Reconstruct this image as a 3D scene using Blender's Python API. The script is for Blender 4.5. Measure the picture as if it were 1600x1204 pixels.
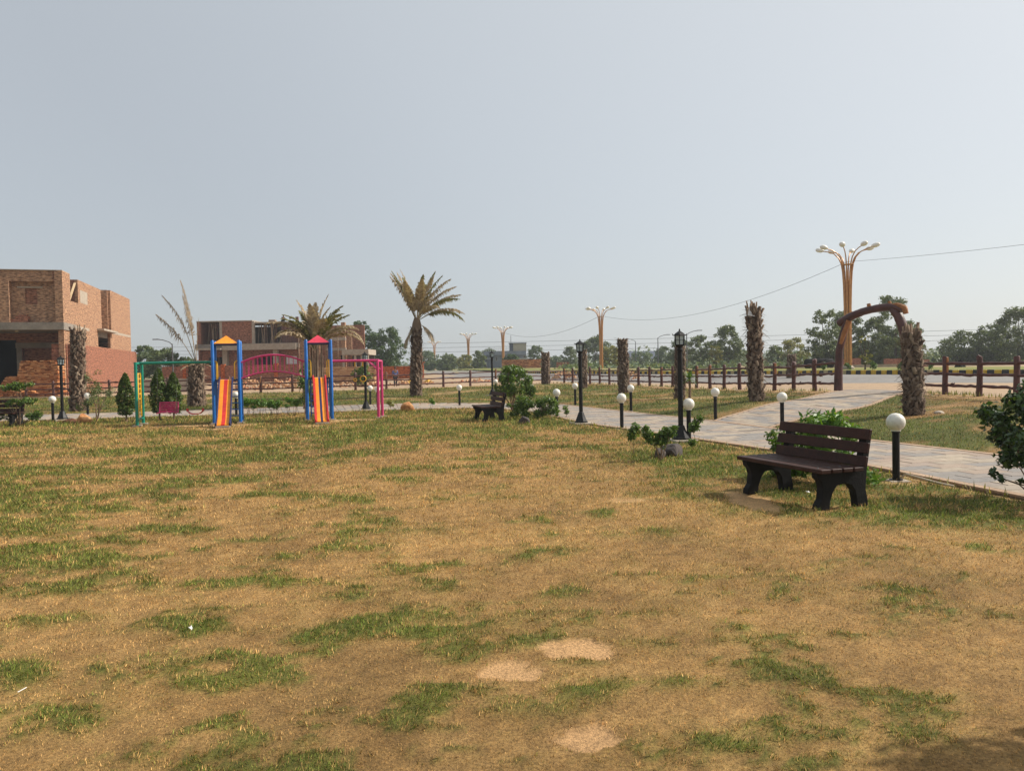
import bpy, bmesh, math, random
import numpy as np
from mathutils import Vector, Matrix, Euler

for _o in list(bpy.data.objects):
    bpy.data.objects.remove(_o)
SC = bpy.context.scene
COL = SC.collection
R = math.radians
random.seed(7)
RNG = np.random.default_rng(11)

# ------------------------------------------------------------------ camera
cam_data = bpy.data.cameras.new('camera')
cam_data.sensor_width = 36.0
cam_data.lens = 26.55
cam_data.clip_start = 0.1
cam_data.clip_end = 6000
cam = bpy.data.objects.new('camera', cam_data)
COL.objects.link(cam)
PITCH, ROLL = R(1.41), R(1.1)
cam.matrix_world = Matrix.Translation((0, 0, 1.6)) @ Matrix.Rotation(R(90) - PITCH, 4, 'X') @ Matrix.Rotation(-ROLL, 4, 'Z')
SC.camera = cam

# ------------------------------------------------------------------ sky, sun, exposure
SUN_EL, SUN_AZ = R(38), math.atan2(0.97, 0.24)       # azimuth clockwise from +Y: the sun stands to the right, a little ahead
world = bpy.data.worlds.new('World')
SC.world = world
world.use_nodes = True
wn, wl = world.node_tree.nodes, world.node_tree.links
wn.clear()
w_out = wn.new('ShaderNodeOutputWorld')
w_bg = wn.new('ShaderNodeBackground')
w_sky = wn.new('ShaderNodeTexSky')
w_sky.sky_type = 'NISHITA'
w_sky.sun_disc = False
w_sky.sun_elevation = SUN_EL
w_sky.sun_rotation = SUN_AZ
w_sky.altitude = 200
w_sky.air_density = 1.0
w_sky.dust_density = 2.0
w_sky.ozone_density = 1.0
w_mix = wn.new('ShaderNodeMixRGB')                    # smog veil: an even grey over the clear-sky model
w_mix.inputs['Fac'].default_value = 0.72
w_tc = wn.new('ShaderNodeTexCoord')                   # the veil glows wider and warmer towards the sun, as smog does
w_dot = wn.new('ShaderNodeVectorMath'); w_dot.operation = 'DOT_PRODUCT'
w_dot.inputs[1].default_value = (math.sin(SUN_AZ)*math.cos(SUN_EL), math.cos(SUN_AZ)*math.cos(SUN_EL), math.sin(SUN_EL))
w_rmp = wn.new('ShaderNodeValToRGB')
w_rmp.color_ramp.interpolation = 'B_SPLINE'
_e = w_rmp.color_ramp.elements
_e[0].position = 0.0; _e[0].color = (.565, .60, .63, 1)
_e[1].position = 0.30; _e[1].color = (.67, .712, .742, 1)
for _p, _c in ((.72, (.84, .87, .875, 1)), (1.0, (1, 1, .97, 1))):
    _n = _e.new(_p); _n.color = _c
wl.new(w_tc.outputs['Generated'], w_dot.inputs[0])
wl.new(w_dot.outputs['Value'], w_rmp.inputs['Fac'])
w_gain = wn.new('ShaderNodeVectorMath'); w_gain.operation = 'SCALE'; w_gain.inputs['Scale'].default_value = 10.0
wl.new(w_rmp.outputs['Color'], w_gain.inputs[0])
wl.new(w_gain.outputs['Vector'], w_mix.inputs['Color2'])
w_bg.inputs['Strength'].default_value = 0.0905
wl.new(w_sky.outputs['Color'], w_mix.inputs['Color1'])
wl.new(w_mix.outputs['Color'], w_bg.inputs['Color'])
wl.new(w_bg.outputs['Background'], w_out.inputs['Surface'])

sun_data = bpy.data.lights.new('sun', 'SUN')
sun_data.energy = 5.0
sun_data.angle = R(0.8)
sun_data.color = (1.0, 0.93, 0.83)
sun = bpy.data.objects.new('sun', sun_data)
COL.objects.link(sun)
SUN_DIR = Vector((math.sin(SUN_AZ)*math.cos(SUN_EL), math.cos(SUN_AZ)*math.cos(SUN_EL), math.sin(SUN_EL)))
sun.rotation_euler = SUN_DIR.to_track_quat('Z', 'Y').to_euler()
sun.location = SUN_DIR*60

vs = SC.view_settings
vs.view_transform = 'Standard'
vs.look = 'None'
vs.exposure = 0.16
vs.gamma = 1.0
vs.use_curve_mapping = False
SC.cycles.max_bounces = 6
SC.cycles.transparent_max_bounces = 8
SC.cycles.volume_bounces = 0

# ------------------------------------------------------------------ colour and materials
def lin(r, g, b):
    return tuple((c/12.92 if c <= .04045 else ((c+.055)/1.055)**2.4) for c in (r/255, g/255, b/255)) + (1,)

def shade(c, k):
    return (c[0]*k, c[1]*k, c[2]*k, 1)

def nodes_of(name):
    m = bpy.data.materials.new(name)
    m.use_nodes = True
    nt = m.node_tree
    return m, nt, nt.nodes, nt.links, nt.nodes['Principled BSDF']

def noise(nt, vec, scale, detail=4, rough=.6):
    n = nt.nodes.new('ShaderNodeTexNoise')
    n.inputs['Scale'].default_value = scale
    n.inputs['Detail'].default_value = detail
    n.inputs['Roughness'].default_value = rough
    nt.links.new(vec, n.inputs['Vector'])
    return n.outputs['Fac']

def ramp(nt, fac, stops):
    r = nt.nodes.new('ShaderNodeValToRGB')
    e = r.color_ramp.elements
    while len(e) < len(stops):
        e.new(.5)
    for el, (p, c) in zip(e, stops):
        el.position = p; el.color = c
    nt.links.new(fac, r.inputs['Fac'])
    return r.outputs['Color']

def mixc(nt, a, b, fac, mode='MIX'):
    m = nt.nodes.new('ShaderNodeMixRGB'); m.blend_type = mode
    for s, v in ((m.inputs['Color1'], a), (m.inputs['Color2'], b), (m.inputs['Fac'], fac)):
        if isinstance(v, bpy.types.NodeSocket): nt.links.new(v, s)
        else: s.default_value = v
    return m.outputs['Color']

def bump(nt, bsdf, h, strength, dist):
    b = nt.nodes.new('ShaderNodeBump')
    b.inputs['Strength'].default_value = strength; b.inputs['Distance'].default_value = dist
    nt.links.new(h, b.inputs['Height']); nt.links.new(b.outputs['Normal'], bsdf.inputs['Normal'])

def plain(name, c1, c2=None, scale=6, rough=.6, bmp=0, bscale=40, metal=0, spec=.5, c3=None):
    """paint, concrete, wood ...: two or three colours broken up by noise at two scales, fine relief"""
    m, nt, N, L, B = nodes_of(name)
    tc = N.new('ShaderNodeTexCoord').outputs['Object']
    c2 = c2 or shade(c1, .78)
    f = noise(nt, tc, scale, 6, .65)
    stops = [(.3, c2), (.7, c1)] if c3 is None else [(.28, c2), (.5, c1), (.72, c3)]
    col = ramp(nt, f, stops)
    f2 = noise(nt, tc, scale*7, 3)
    col = mixc(nt, col, mixc(nt, col, (.55, .55, .55, 1), 1, 'MULTIPLY'), ramp(nt, f2, [(.45, (0, 0, 0, 1)), (.75, (.5, .5, .5, 1))]))
    L.new(col, B.inputs['Base Color'])
    B.inputs['Roughness'].default_value = rough
    B.inputs['Metallic'].default_value = metal
    B.inputs['Specular IOR Level'].default_value = spec
    if bmp: bump(nt, B, noise(nt, tc, bscale, 5), bmp, .02)
    return m

def brick_mat(name, ca, cb, mortar, bw=.23, bh=.078, stain=.5):
    m, nt, N, L, B = nodes_of(name)
    uv = N.new('ShaderNodeTexCoord').outputs['UV']
    b = N.new('ShaderNodeTexBrick')
    L.new(uv, b.inputs['Vector'])
    b.inputs['Scale'].default_value = 1
    b.inputs['Brick Width'].default_value = bw; b.inputs['Row Height'].default_value = bh
    b.inputs['Mortar Size'].default_value = .011; b.inputs['Mortar Smooth'].default_value = .2
    b.inputs['Bias'].default_value = -.1
    b.inputs['Color1'].default_value = ca; b.inputs['Color2'].default_value = cb; b.inputs['Mortar'].default_value = mortar
    mp = N.new('ShaderNodeMapping'); mp.inputs['Scale'].default_value = (.55, 2.6, 1); L.new(uv, mp.inputs['Vector'])
    f = noise(nt, mp.outputs['Vector'], 1.6, 7, .7)
    col = mixc(nt, b.outputs['Color'], ramp(nt, f, [(.28, (.42, .36, .33, 1)), (.5, (1, 1, 1, 1)), (.74, (1.35, 1.22, 1.05, 1))]), stain, 'MULTIPLY')
    mp2 = N.new('ShaderNodeMapping'); mp2.inputs['Scale'].default_value = (1/.23, 1/.078, 1); L.new(uv, mp2.inputs['Vector'])
    wn_ = N.new('ShaderNodeTexNoise'); wn_.inputs['Scale'].default_value = .9; wn_.inputs['Detail'].default_value = 2; L.new(mp2.outputs['Vector'], wn_.inputs['Vector'])
    col = mixc(nt, col, ramp(nt, wn_.outputs['Fac'], [(.34, (.34, .30, .28, 1)), (.5, (.95, .95, .95, 1)), (.66, (1.45, 1.4, 1.3, 1))]), .85, 'MULTIPLY')
    L.new(col, B.inputs['Base Color']); B.inputs['Roughness'].default_value = .9; B.inputs['Specular IOR Level'].default_value = .15
    bump(nt, B, b.outputs['Fac'], -.5, .01)
    return m

def leaf_mat(name, cols, rough=.5, trans=.3, spec=.4):
    """every leaf (a loose piece of the mesh) takes its own shade; some light passes through"""
    m, nt, N, L, B = nodes_of(name)
    g = N.new('ShaderNodeNewGeometry').outputs['Random Per Island']
    n = len(cols)
    col = ramp(nt, g, [(i/(n-1), c) for i, c in enumerate(cols)])
    L.new(col, B.inputs['Base Color'])
    B.inputs['Roughness'].default_value = rough; B.inputs['Specular IOR Level'].default_value = spec
    t = N.new('ShaderNodeBsdfTranslucent'); L.new(mixc(nt, col, (1.25, 1.2, .6, 1), 1, 'MULTIPLY'), t.inputs['Color'])
    mx = N.new('ShaderNodeMixShader'); mx.inputs['Fac'].default_value = trans
    L.new(B.outputs['BSDF'], mx.inputs[1]); L.new(t.outputs['BSDF'], mx.inputs[2])
    L.new(mx.outputs['Shader'], N['Material Output'].inputs['Surface'])
    return m

def attr_mat(name, rough, detail_scale, detail, trans=0, bmp=0):
    """base colour from the mesh's own 'tint' colour, broken up by fine noise"""
    m, nt, N, L, B = nodes_of(name)
    a = N.new('ShaderNodeAttribute'); a.attribute_name = 'tint'
    tc = N.new('ShaderNodeTexCoord').outputs['Object']
    col = a.outputs['Color']
    if detail:
        f = noise(nt, tc, detail_scale, 6, .75)
        col = mixc(nt, col, ramp(nt, f, [(.3, (1-detail,)*3+(1,)), (.5, (1, 1, 1, 1)), (.72, (1+detail, 1+detail*.95, 1+detail*.85, 1))]), 1, 'MULTIPLY')
        if bmp: bump(nt, B, f, bmp, .03)
    L.new(col, B.inputs['Base Color']); B.inputs['Roughness'].default_value = rough; B.inputs['Specular IOR Level'].default_value = .2
    if trans:
        t = N.new('ShaderNodeBsdfTranslucent'); L.new(col, t.inputs['Color'])
        mx = N.new('ShaderNodeMixShader'); mx.inputs['Fac'].default_value = trans
        L.new(B.outputs['BSDF'], mx.inputs[1]); L.new(t.outputs['BSDF'], mx.inputs[2])
        L.new(mx.outputs['Shader'], N['Material Output'].inputs['Surface'])
    return m

def paver_mat(name):
    m, nt, N, L, B = nodes_of(name)
    oi = N.new('ShaderNodeObjectInfo').outputs['Random']
    gi = N.new('ShaderNodeNewGeometry').outputs['Random Per Island']
    ad = N.new('ShaderNodeMath'); ad.operation = 'ADD'; L.new(oi, ad.inputs[0]); L.new(gi, ad.inputs[1])
    fr = N.new('ShaderNodeMath'); fr.operation = 'FRACT'; L.new(ad.outputs[0], fr.inputs[0])
    col = ramp(nt, fr.outputs[0], [(0, lin(160, 148, 134)), (.2, lin(174, 160, 142)), (.4, lin(160, 142, 128)), (.55, lin(146, 140, 134)), (.75, lin(136, 132, 129)), (.88, lin(168, 150, 132)), (1, lin(154, 145, 136))])
    pos = N.new('ShaderNodeNewGeometry').outputs['Position']
    f = noise(nt, pos, 9, 6, .7)
    col = mixc(nt, col, ramp(nt, f, [(.3, (.62, .60, .57, 1)), (.6, (.96, .95, .93, 1))]), .8, 'MULTIPLY')
    L.new(col, B.inputs['Base Color']); B.inputs['Roughness'].default_value = .85; B.inputs['Specular IOR Level'].default_value = .25
    bump(nt, B, noise(nt, pos, 60, 4), .25, .01)
    return m

M = {}
M['wood_dark'] = plain('bench_slat_paint', lin(66, 37, 28), lin(42, 24, 18), 9, .6, .25, 60, spec=.25)
M['concrete_black'] = plain('black_painted_concrete', lin(34, 32, 31), lin(18, 17, 17), 8, .75, .3, 50, spec=.2)
M['black_metal'] = plain('black_metal_paint', lin(22, 20, 20), lin(12, 11, 11), 10, .5, .1, 30, spec=.3)
M['globe'] = plain('opal_globe', lin(232, 228, 216), lin(216, 210, 196), 4, .35)
M['glass_pale'] = plain('frosted_lantern_glass', lin(190, 205, 208), lin(150, 165, 170), 5, .15)
M['concrete'] = plain('raw_concrete', lin(150, 140, 128), lin(112, 104, 95), 1.3, .9, .3, 20)
M['concrete_pale'] = plain('pale_concrete', lin(178, 165, 148), lin(148, 135, 120), 3, .9, .3, 30)
M['fence_brown'] = plain('brown_log_paint', lin(98, 52, 42), lin(58, 31, 27), 5, .55, .5, 18)
M['ochre_cut'] = plain('ochre_cut_wood_paint', lin(176, 118, 66), lin(126, 78, 42), 6, .7, .4, 25)
M['arch_brown'] = plain('arch_log_paint', lin(92, 50, 44), lin(50, 27, 25), 3.5, .5, .7, 14)
M['play_green'] = plain('green_play_paint', lin(10, 138, 112), lin(8, 112, 92), 3, .35)
M['play_blue'] = plain('blue_play_paint', lin(18, 112, 196), lin(12, 84, 156), 3, .35)
M['play_blue_dark'] = plain('navy_plastic', lin(38, 44, 92), lin(26, 30, 66), 3, .4)
M['play_pink'] = plain('pink_play_paint', lin(214, 62, 122), lin(178, 44, 98), 3, .38)
M['play_yellow'] = plain('yellow_play_paint', lin(240, 188, 40), lin(214, 156, 24), 3, .4)
M['play_orange'] = plain('orange_plastic', lin(250, 158, 34), lin(228, 132, 24), 2, .4)
M['play_red'] = plain('red_plastic', lin(214, 50, 44), lin(176, 36, 36), 2, .4)
M['play_redpink'] = plain('crimson_roof_paint', lin(214, 56, 80), lin(182, 40, 64), 2, .4)
M['steel'] = plain('dull_steel_chain', lin(120, 118, 112), lin(84, 82, 78), 8, .45, metal=.6)
M['gold'] = plain('gold_lamp_paint', lin(206, 150, 84), lin(160, 108, 58), 4, .35, metal=.25)
M['lamp_white'] = plain('white_lamp_cover', lin(240, 236, 226), lin(222, 216, 204), 4, .3)
M['grey_metal'] = plain('galvanised_pole', lin(96, 100, 102), lin(74, 78, 80), 4, .5, metal=.3)
M['kerb_yellow'] = plain('yellow_kerb_paint', lin(228, 184, 40), lin(190, 150, 40), 5, .7, .3, 30)
M['kerb_black'] = plain('black_kerb_paint', lin(40, 40, 42), lin(26, 26, 28), 5, .7, .3, 30)
M['kerb_faded'] = plain('faded_kerb_paint', lin(190, 172, 120), lin(160, 142, 100), 5, .8, .3, 30)
M['asphalt'] = plain('worn_asphalt', lin(134, 130, 125), lin(112, 108, 104), .35, .9, .2, 60)
M['brick_tan'] = brick_mat('tan_brickwork', lin(170, 128, 99), lin(140, 98, 76), lin(158, 140, 118))
M['brick_red'] = brick_mat('red_brickwork', lin(150, 94, 74), lin(122, 70, 55), lin(150, 120, 100))
M['brick_brown'] = brick_mat('brown_brickwork', lin(148, 98, 79), lin(122, 76, 61), lin(150, 118, 98))
M['loose_orange'] = leaf_mat('loose_fired_bricks', [lin(96, 54, 36), lin(178, 112, 70), lin(204, 142, 94), lin(138, 80, 50), lin(214, 158, 110), lin(112, 64, 42)], .95, 0, .1)
M['loose_beige'] = leaf_mat('loose_pale_bricks', [lin(140, 104, 76), lin(190, 150, 112), lin(206, 172, 134), lin(164, 122, 90), lin(196, 158, 120)], .95, 0, .1)
M['brick_orange'] = brick_mat('loose_orange_bricks', lin(206, 118, 68), lin(170, 82, 50), lin(90, 50, 34), stain=.7)
M['brick_beige'] = brick_mat('loose_beige_bricks', lin(196, 150, 108), lin(168, 118, 82), lin(110, 76, 54), stain=.7)
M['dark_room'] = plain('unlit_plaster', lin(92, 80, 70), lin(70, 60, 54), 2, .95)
M['black_void'] = plain('unlit_interior_black', lin(12, 11, 11), lin(8, 8, 8), 2, 1.0, spec=0)  # black colour stands in for the unlit depth behind house openings
M['prop_wood'] = plain('weathered_prop_wood', lin(176, 152, 128), lin(120, 98, 80), 5, .85, .3, 20)
M['plank_new'] = plain('fresh_plank', lin(226, 200, 160), lin(200, 168, 124), 5, .7)
M['shutter_wood'] = plain('brown_formwork', lin(110, 74, 62), lin(78, 52, 46), 2.5, .8, .3, 20)
M['grey_plaster'] = plain('grey_plaster', lin(132, 138, 148), lin(112, 118, 128), 1.0, .8)
M['dark_plaster'] = plain('slate_plaster', lin(84, 92, 108), lin(66, 74, 90), 1.0, .7)
M['beige_plaster'] = plain('beige_plaster', lin(184, 176, 156), lin(160, 150, 132), 1.0, .85)
M['window_dark'] = plain('dim_window_glass', lin(44, 50, 60), lin(30, 34, 42), 2, .15)
M['white_board'] = plain('white_board', lin(222, 224, 226), lin(196, 198, 202), 2, .6)
M['rock_grey'] = plain('grey_rock', lin(90, 80, 75), lin(50, 45, 43), 6, .9, 1.0, 12)
M['rock_orange'] = plain('orange_rock', lin(196, 136, 84), lin(140, 84, 52), 7, .9, 1.0, 10, c3=lin(214, 170, 120))
M['rock_brown'] = plain('brown_rock', lin(132, 88, 62), lin(92, 60, 44), 7, .9, 1.0, 10)
M['palm_bark'] = plain('palm_bark', lin(108, 84, 66), lin(66, 50, 40), 9, .95, .8, 14)
M['palm_boot'] = leaf_mat('palm_leaf_bases', [lin(66, 52, 43), lin(106, 89, 75), lin(134, 116, 99), lin(84, 67, 56), lin(152, 134, 114), lin(72, 57, 48), lin(114, 96, 80)], .9, .0, .1)
M['twig'] = plain('shrub_stem', lin(150, 124, 98), lin(96, 76, 58), 14, .9, .5, 30)
M['trunk'] = plain('tree_bark', lin(92, 78, 66), lin(58, 48, 41), 6, .95, .6, 16)
M['paper'] = plain('white_paper', lin(240, 238, 232), lin(226, 222, 214), 9, .7)
M['tank_black'] = plain('black_tarred_tank', lin(28, 28, 29), lin(16, 16, 17), 2, .85, .2, 14, spec=.15)
M['tarp_yellow'] = plain('yellow_heap_cover', lin(214, 168, 56), lin(180, 134, 44), 2, .7, .4, 8)
M['skin'] = plain('skin', lin(128, 88, 66), lin(116, 78, 58), 6, .6)
M['shirt_blue'] = plain('blue_cloth', lin(96, 116, 168), lin(80, 98, 148), 6, .85)
M['cloth_dark'] = plain('dark_cloth', lin(44, 44, 52), lin(34, 34, 40), 6, .9)
M['hair'] = plain('black_hair', lin(24, 20, 18), None, 6, .6)
M['pvc'] = plain('white_conduit', lin(206, 190, 164), lin(180, 160, 134), 6, .5)
M['edging'] = plain('sandy_concrete_edging', lin(182, 154, 126), lin(150, 122, 98), 5, .9, .4, 30)
M['paver'] = paver_mat('stone_paver')
M['lawn'] = attr_mat('cropped_dry_lawn', .9, 55, .6, bmp=.8)
M['blade'] = attr_mat('grass_blade', .7, 0, 0, trans=.25)
M['soil'] = attr_mat('sandy_ground', .95, 3.0, .28, bmp=.5)

DRY = lin(176, 134, 82)
LEAVES = {
    'mango': [lin(40, 60, 30), lin(64, 90, 42), lin(84, 108, 54), lin(50, 72, 36), lin(104, 124, 66)],
    'dark': [lin(58, 72, 40), lin(86, 102, 54), lin(108, 122, 68), lin(70, 86, 46), lin(128, 138, 82)],
    'grey': [lin(60, 80, 56), lin(82, 102, 70), lin(110, 126, 84), lin(76, 94, 62), lin(132, 142, 98)],
    'yellow': [lin(84, 96, 46), lin(124, 126, 60), lin(148, 142, 70), lin(104, 112, 54), lin(166, 154, 84)],
    'cypress': [lin(44, 62, 26), lin(74, 98, 38), lin(98, 120, 48), lin(58, 78, 32), lin(120, 134, 58)],
    'bright': [lin(60, 96, 28), lin(88, 128, 40), lin(112, 150, 50), lin(72, 108, 34), lin(134, 166, 62)],
    'glossy': [lin(30, 50, 20), lin(48, 72, 28), lin(66, 94, 36), lin(38, 60, 24), lin(90, 116, 48)],
    'shrub': [lin(48, 72, 26), lin(76, 104, 36), lin(102, 130, 46), lin(60, 86, 30), lin(128, 150, 58)],
}
for _k, _c in LEAVES.items():
    M['leaf_'+_k] = leaf_mat('foliage_'+_k, _c, .38 if _k == 'glossy' else .5, .28 if _k not in ('glossy',) else .18, .5)
M['frond_dry'] = leaf_mat('dry_palm_frond', [lin(140, 122, 98), lin(172, 154, 128), lin(196, 178, 150), lin(156, 138, 112), lin(126, 110, 86)], .75, .2, .2)
M['frond_dead'] = leaf_mat('dead_palm_frond', [lin(104, 88, 68), lin(132, 114, 90), lin(150, 132, 106), lin(118, 100, 78), lin(92, 78, 60)], .85, .12, .1)
M['frond_green'] = leaf_mat('fading_palm_frond', [lin(96, 100, 58), lin(120, 120, 72), lin(142, 134, 86), lin(104, 104, 62), lin(150, 134, 94)], .7, .25, .2)

# ------------------------------------------------------------------ mesh helpers
class MB:
    def __init__(s):
        s.v, s.f, s.mi = [], [], []
    def add(s, verts, faces, mi=0, mat=None):
        o = len(s.v)
        s.v += [tuple(mat @ Vector(p)) if mat is not None else tuple(p) for p in verts]
        s.f += [tuple(o+i for i in f) for f in faces]
        s.mi += [mi]*len(faces)
        return s
    def box(s, x0, x1, y0, y1, z0, z1, mi=0, mat=None):
        v = [(x0,y0,z0),(x1,y0,z0),(x1,y1,z0),(x0,y1,z0),(x0,y0,z1),(x1,y0,z1),(x1,y1,z1),(x0,y1,z1)]
        return s.add(v, [(0,3,2,1),(4,5,6,7),(0,1,5,4),(1,2,6,5),(2,3,7,6),(3,0,4,7)], mi, mat)
    def bar(s, a, b, w, h, mi=0):
        a, b = Vector(a), Vector(b); d = b-a; L = d.length
        return s.box(-w/2, w/2, -h/2, h/2, 0, L, mi, Matrix.Translation(a) @ d.to_track_quat('Z', 'Y').to_matrix().to_4x4())
    def tube(s, pts, rad, n=8, mi=0, caps=True, jit=0):
        pts = [Vector(p) for p in pts]
        if not hasattr(rad, '__len__'): rad = [rad]*len(pts)
        o = len(s.v); ref = None
        for i, p in enumerate(pts):
            t = (pts[min(i+1, len(pts)-1)]-pts[max(i-1, 0)]).normalized()
            if ref is None:
                ref = t.orthogonal().normalized()
            ref = (ref-t*ref.dot(t)).normalized(); q = t.cross(ref)
            for k in range(n):
                a = 2*math.pi*k/n; r = rad[i]*(1+(random.uniform(-jit, jit) if jit else 0))
                s.v.append(tuple(p+ref*math.cos(a)*r+q*math.sin(a)*r))
        for i in range(len(pts)-1):
            for k in range(n):
                s.f.append((o+i*n+k, o+i*n+(k+1) % n, o+(i+1)*n+(k+1) % n, o+(i+1)*n+k)); s.mi.append(mi)
        if caps:
            s.f.append(tuple(o+k for k in reversed(range(n)))); s.mi.append(mi)
            e = o+(len(pts)-1)*n
            s.f.append(tuple(e+k for k in range(n))); s.mi.append(mi)
        return s
    def lathe(s, prof, n=16, c=(0, 0, 0), mi=0, ang=0):
        o = len(s.v); m = len(prof)
        for r, z in prof:
            for k in range(n):
                a = 2*math.pi*k/n+ang
                s.v.append((c[0]+max(r, 1e-4)*math.cos(a), c[1]+max(r, 1e-4)*math.sin(a), c[2]+z))
        for i in range(m-1):
            for k in range(n):
                s.f.append((o+i*n+k, o+i*n+(k+1) % n, o+(i+1)*n+(k+1) % n, o+(i+1)*n+k)); s.mi.append(mi)
        s.f.append(tuple(o+k for k in reversed(range(n)))); s.mi.append(mi)
        s.f.append(tuple(o+(m-1)*n+k for k in range(n))); s.mi.append(mi)
        return s
    def prism(s, poly, x0, x1, mi=0, mat=None):
        """side profile in (y, z), pushed along x"""
        n = len(poly)
        v = [(x0, y, z) for y, z in poly]+[(x1, y, z) for y, z in poly]
        f = [tuple(range(n))[::-1], tuple(range(n, 2*n))]+[(i, (i+1) % n, n+(i+1) % n, n+i) for i in range(n)]
        return s.add(v, f, mi, mat)
    def mesh(s, name, mats, smooth=False, bevel=0):
        me = bpy.data.meshes.new(name)
        me.from_pydata(s.v, [], s.f)
        for m in (mats if isinstance(mats, (list, tuple)) else [mats]):
            me.materials.append(m)
        me.polygons.foreach_set('material_index', s.mi)
        bm = bmesh.new(); bm.from_mesh(me)
        bmesh.ops.recalc_face_normals(bm, faces=bm.faces)
        if bevel:
            bmesh.ops.bevel(bm, geom=[e for e in bm.edges if e.calc_face_angle(0) > .6], offset=bevel, segments=1, affect='EDGES')
        uv = bm.loops.layers.uv.new('UVMap')
        for f in bm.faces:
            n = f.normal; a = max(range(3), key=lambda i: abs(n[i]))
            for l in f.loops:
                c = l.vert.co
                l[uv].uv = (c.y, c.z) if a == 0 else (c.x, c.z) if a == 1 else (c.x, c.y)
            f.smooth = smooth
        bm.to_mesh(me); bm.free()
        if smooth:
            me.set_sharp_from_angle(angle=R(50))
        return me
    def build(s, name, mats, parent=None, smooth=False, bevel=0):
        return put(name, s.mesh(name, mats, smooth, bevel), parent)

def put(name, me, parent=None, loc=None, rot=None, scale=None):
    o = bpy.data.objects.new(name, me)
    COL.objects.link(o)
    o.parent = parent
    if loc is not None: o.location = loc
    if rot is not None: o.rotation_euler = rot
    if scale is not None: o.scale = scale
    return o

def tag(o, label, cat, group=None, kind=None):
    o['label'] = label; o['category'] = cat
    if group: o['group'] = group
    if kind: o['kind'] = kind
    return o

def thing(name, label, cat, loc=(0, 0, 0), rz=0, group=None):
    o = bpy.data.objects.new(name, None)
    o.empty_display_size = .2
    COL.objects.link(o)
    o.location = loc; o.rotation_euler = (0, 0, rz)
    return tag(o, label, cat, group)

def dup(o, label=None, loc=None, rz=None, scale=None, parent=None):
    c = o.copy(); COL.objects.link(c)
    if parent is not None: c.parent = parent
    if label: c['label'] = label
    if loc is not None: c.location = loc
    if rz is not None: c.rotation_euler = (0, 0, rz)
    if scale is not None: c.scale = (scale,)*3 if not hasattr(scale, '__len__') else scale
    for ch in [x for x in KIDS(o)]:
        dup(ch, parent=c)
    return c

def KIDS(o):
    return [x for x in o.children]

def np_mesh(name, V, F, mats, tint=None, smooth=False):
    """mesh straight from arrays; F is (m,3) or (m,4); tint is one colour per vertex"""
    V = np.asarray(V, np.float32); F = np.asarray(F, np.int32); k = F.shape[1]
    me = bpy.data.meshes.new(name)
    me.vertices.add(len(V)); me.vertices.foreach_set('co', V.ravel())
    me.loops.add(F.size); me.loops.foreach_set('vertex_index', F.ravel())
    me.polygons.add(len(F)); me.polygons.foreach_set('loop_start', np.arange(0, F.size, k, dtype=np.int32))
    try: me.polygons.foreach_set('loop_total', np.full(len(F), k, np.int32))
    except Exception: pass
    for m in (mats if isinstance(mats, (list, tuple)) else [mats]): me.materials.append(m)
    if smooth: me.polygons.foreach_set('use_smooth', np.ones(len(F), bool))
    me.update(calc_edges=True)
    if tint is not None:
        a = me.color_attributes.new('tint', 'FLOAT_COLOR', 'POINT')
        t = np.ones((len(V), 4), np.float32); t[:, :3] = tint
        a.data.foreach_set('color', t.ravel())
    me.validate()
    return me

LAT = np.random.default_rng(5).random((8, 256, 256))
def vnoise(x, y, scale, seed=0):
    """smooth value noise on arrays, 0..1"""
    x = np.asarray(x)*scale+seed*17.3; y = np.asarray(y)*scale+seed*9.1
    xi = np.floor(x).astype(int); yi = np.floor(y).astype(int); fx = x-xi; fy = y-yi
    fx = fx*fx*(3-2*fx); fy = fy*fy*(3-2*fy); A = LAT[seed % 8]
    g = lambda i, j: A[(xi+i) % 256, (yi+j) % 256]
    return (g(0,0)*(1-fx)+g(1,0)*fx)*(1-fy)+(g(0,1)*(1-fx)+g(1,1)*fx)*fy
def fbm(x, y, scale, seed=0, octv=4, gain=.55):
    s = 0; a = 1; t = 0
    for k in range(octv):
        s = s+a*vnoise(x, y, scale*2**k, seed+k); t += a; a *= gain
    return s/t

import numpy as np
def smooth(t):
    t = np.clip(t, 0, 1); return t*t*(3-2*t)
# inner and outer edges of the footpath, and the line of the rustic fence (x, y, height of the ground)
NEAR = [(-60,25.5),(-30,25.9),(-17.6,26.6),(-13.8,27.5),(-9.5,28.2),(-5.8,28.8),(-3.2,29.5),(-1.2,29.4),(0.5,27.0),(1.32,23.5),(1.95,20.5),(2.75,18.6),(3.35,16.9),(3.95,15.3),(4.55,13.7),(5.05,12.2),(5.35,10.8),(5.58,9.4),(5.78,8.2),(5.95,6.5),(6.0,2.0),(6.0,-8.0)]
FAR = [(-60,29.5),(-30,30.0),(-18.2,30.7),(-13.3,32.0),(-9.3,33.4),(-5,34.5),(-1.5,34.7),(0.7,33.6),(2.0,31.2),(3.1,27.8),(4.05,24.9),(4.95,22.2),(5.53,20.7),(6.19,18.05),(6.65,16.2),(7.15,14.6),(7.65,13.1),(8.1,11.6),(8.5,9.5),(8.8,7.0),(9.0,2.0),(9.0,-8.0)]
FENCE = [(-62,53,-.05),(-33.4,51.9,.06),(-24,50.6,.14),(-15.7,50.6,.2),(-8,52.2,.24),(-2,55.2,.28),(4.1,59,.27),(6.5,52,.27),(8.8,43.3,.29),(10,36.6,.34),(10.9,31.0,.42),(11.45,26.5,.53),(12.9,24.5,.53),(13.45,23.3,.5),(13.75,21.8,.48),(14.1,18,.45),(15,5,.4),(16,-8,.4)]
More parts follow.
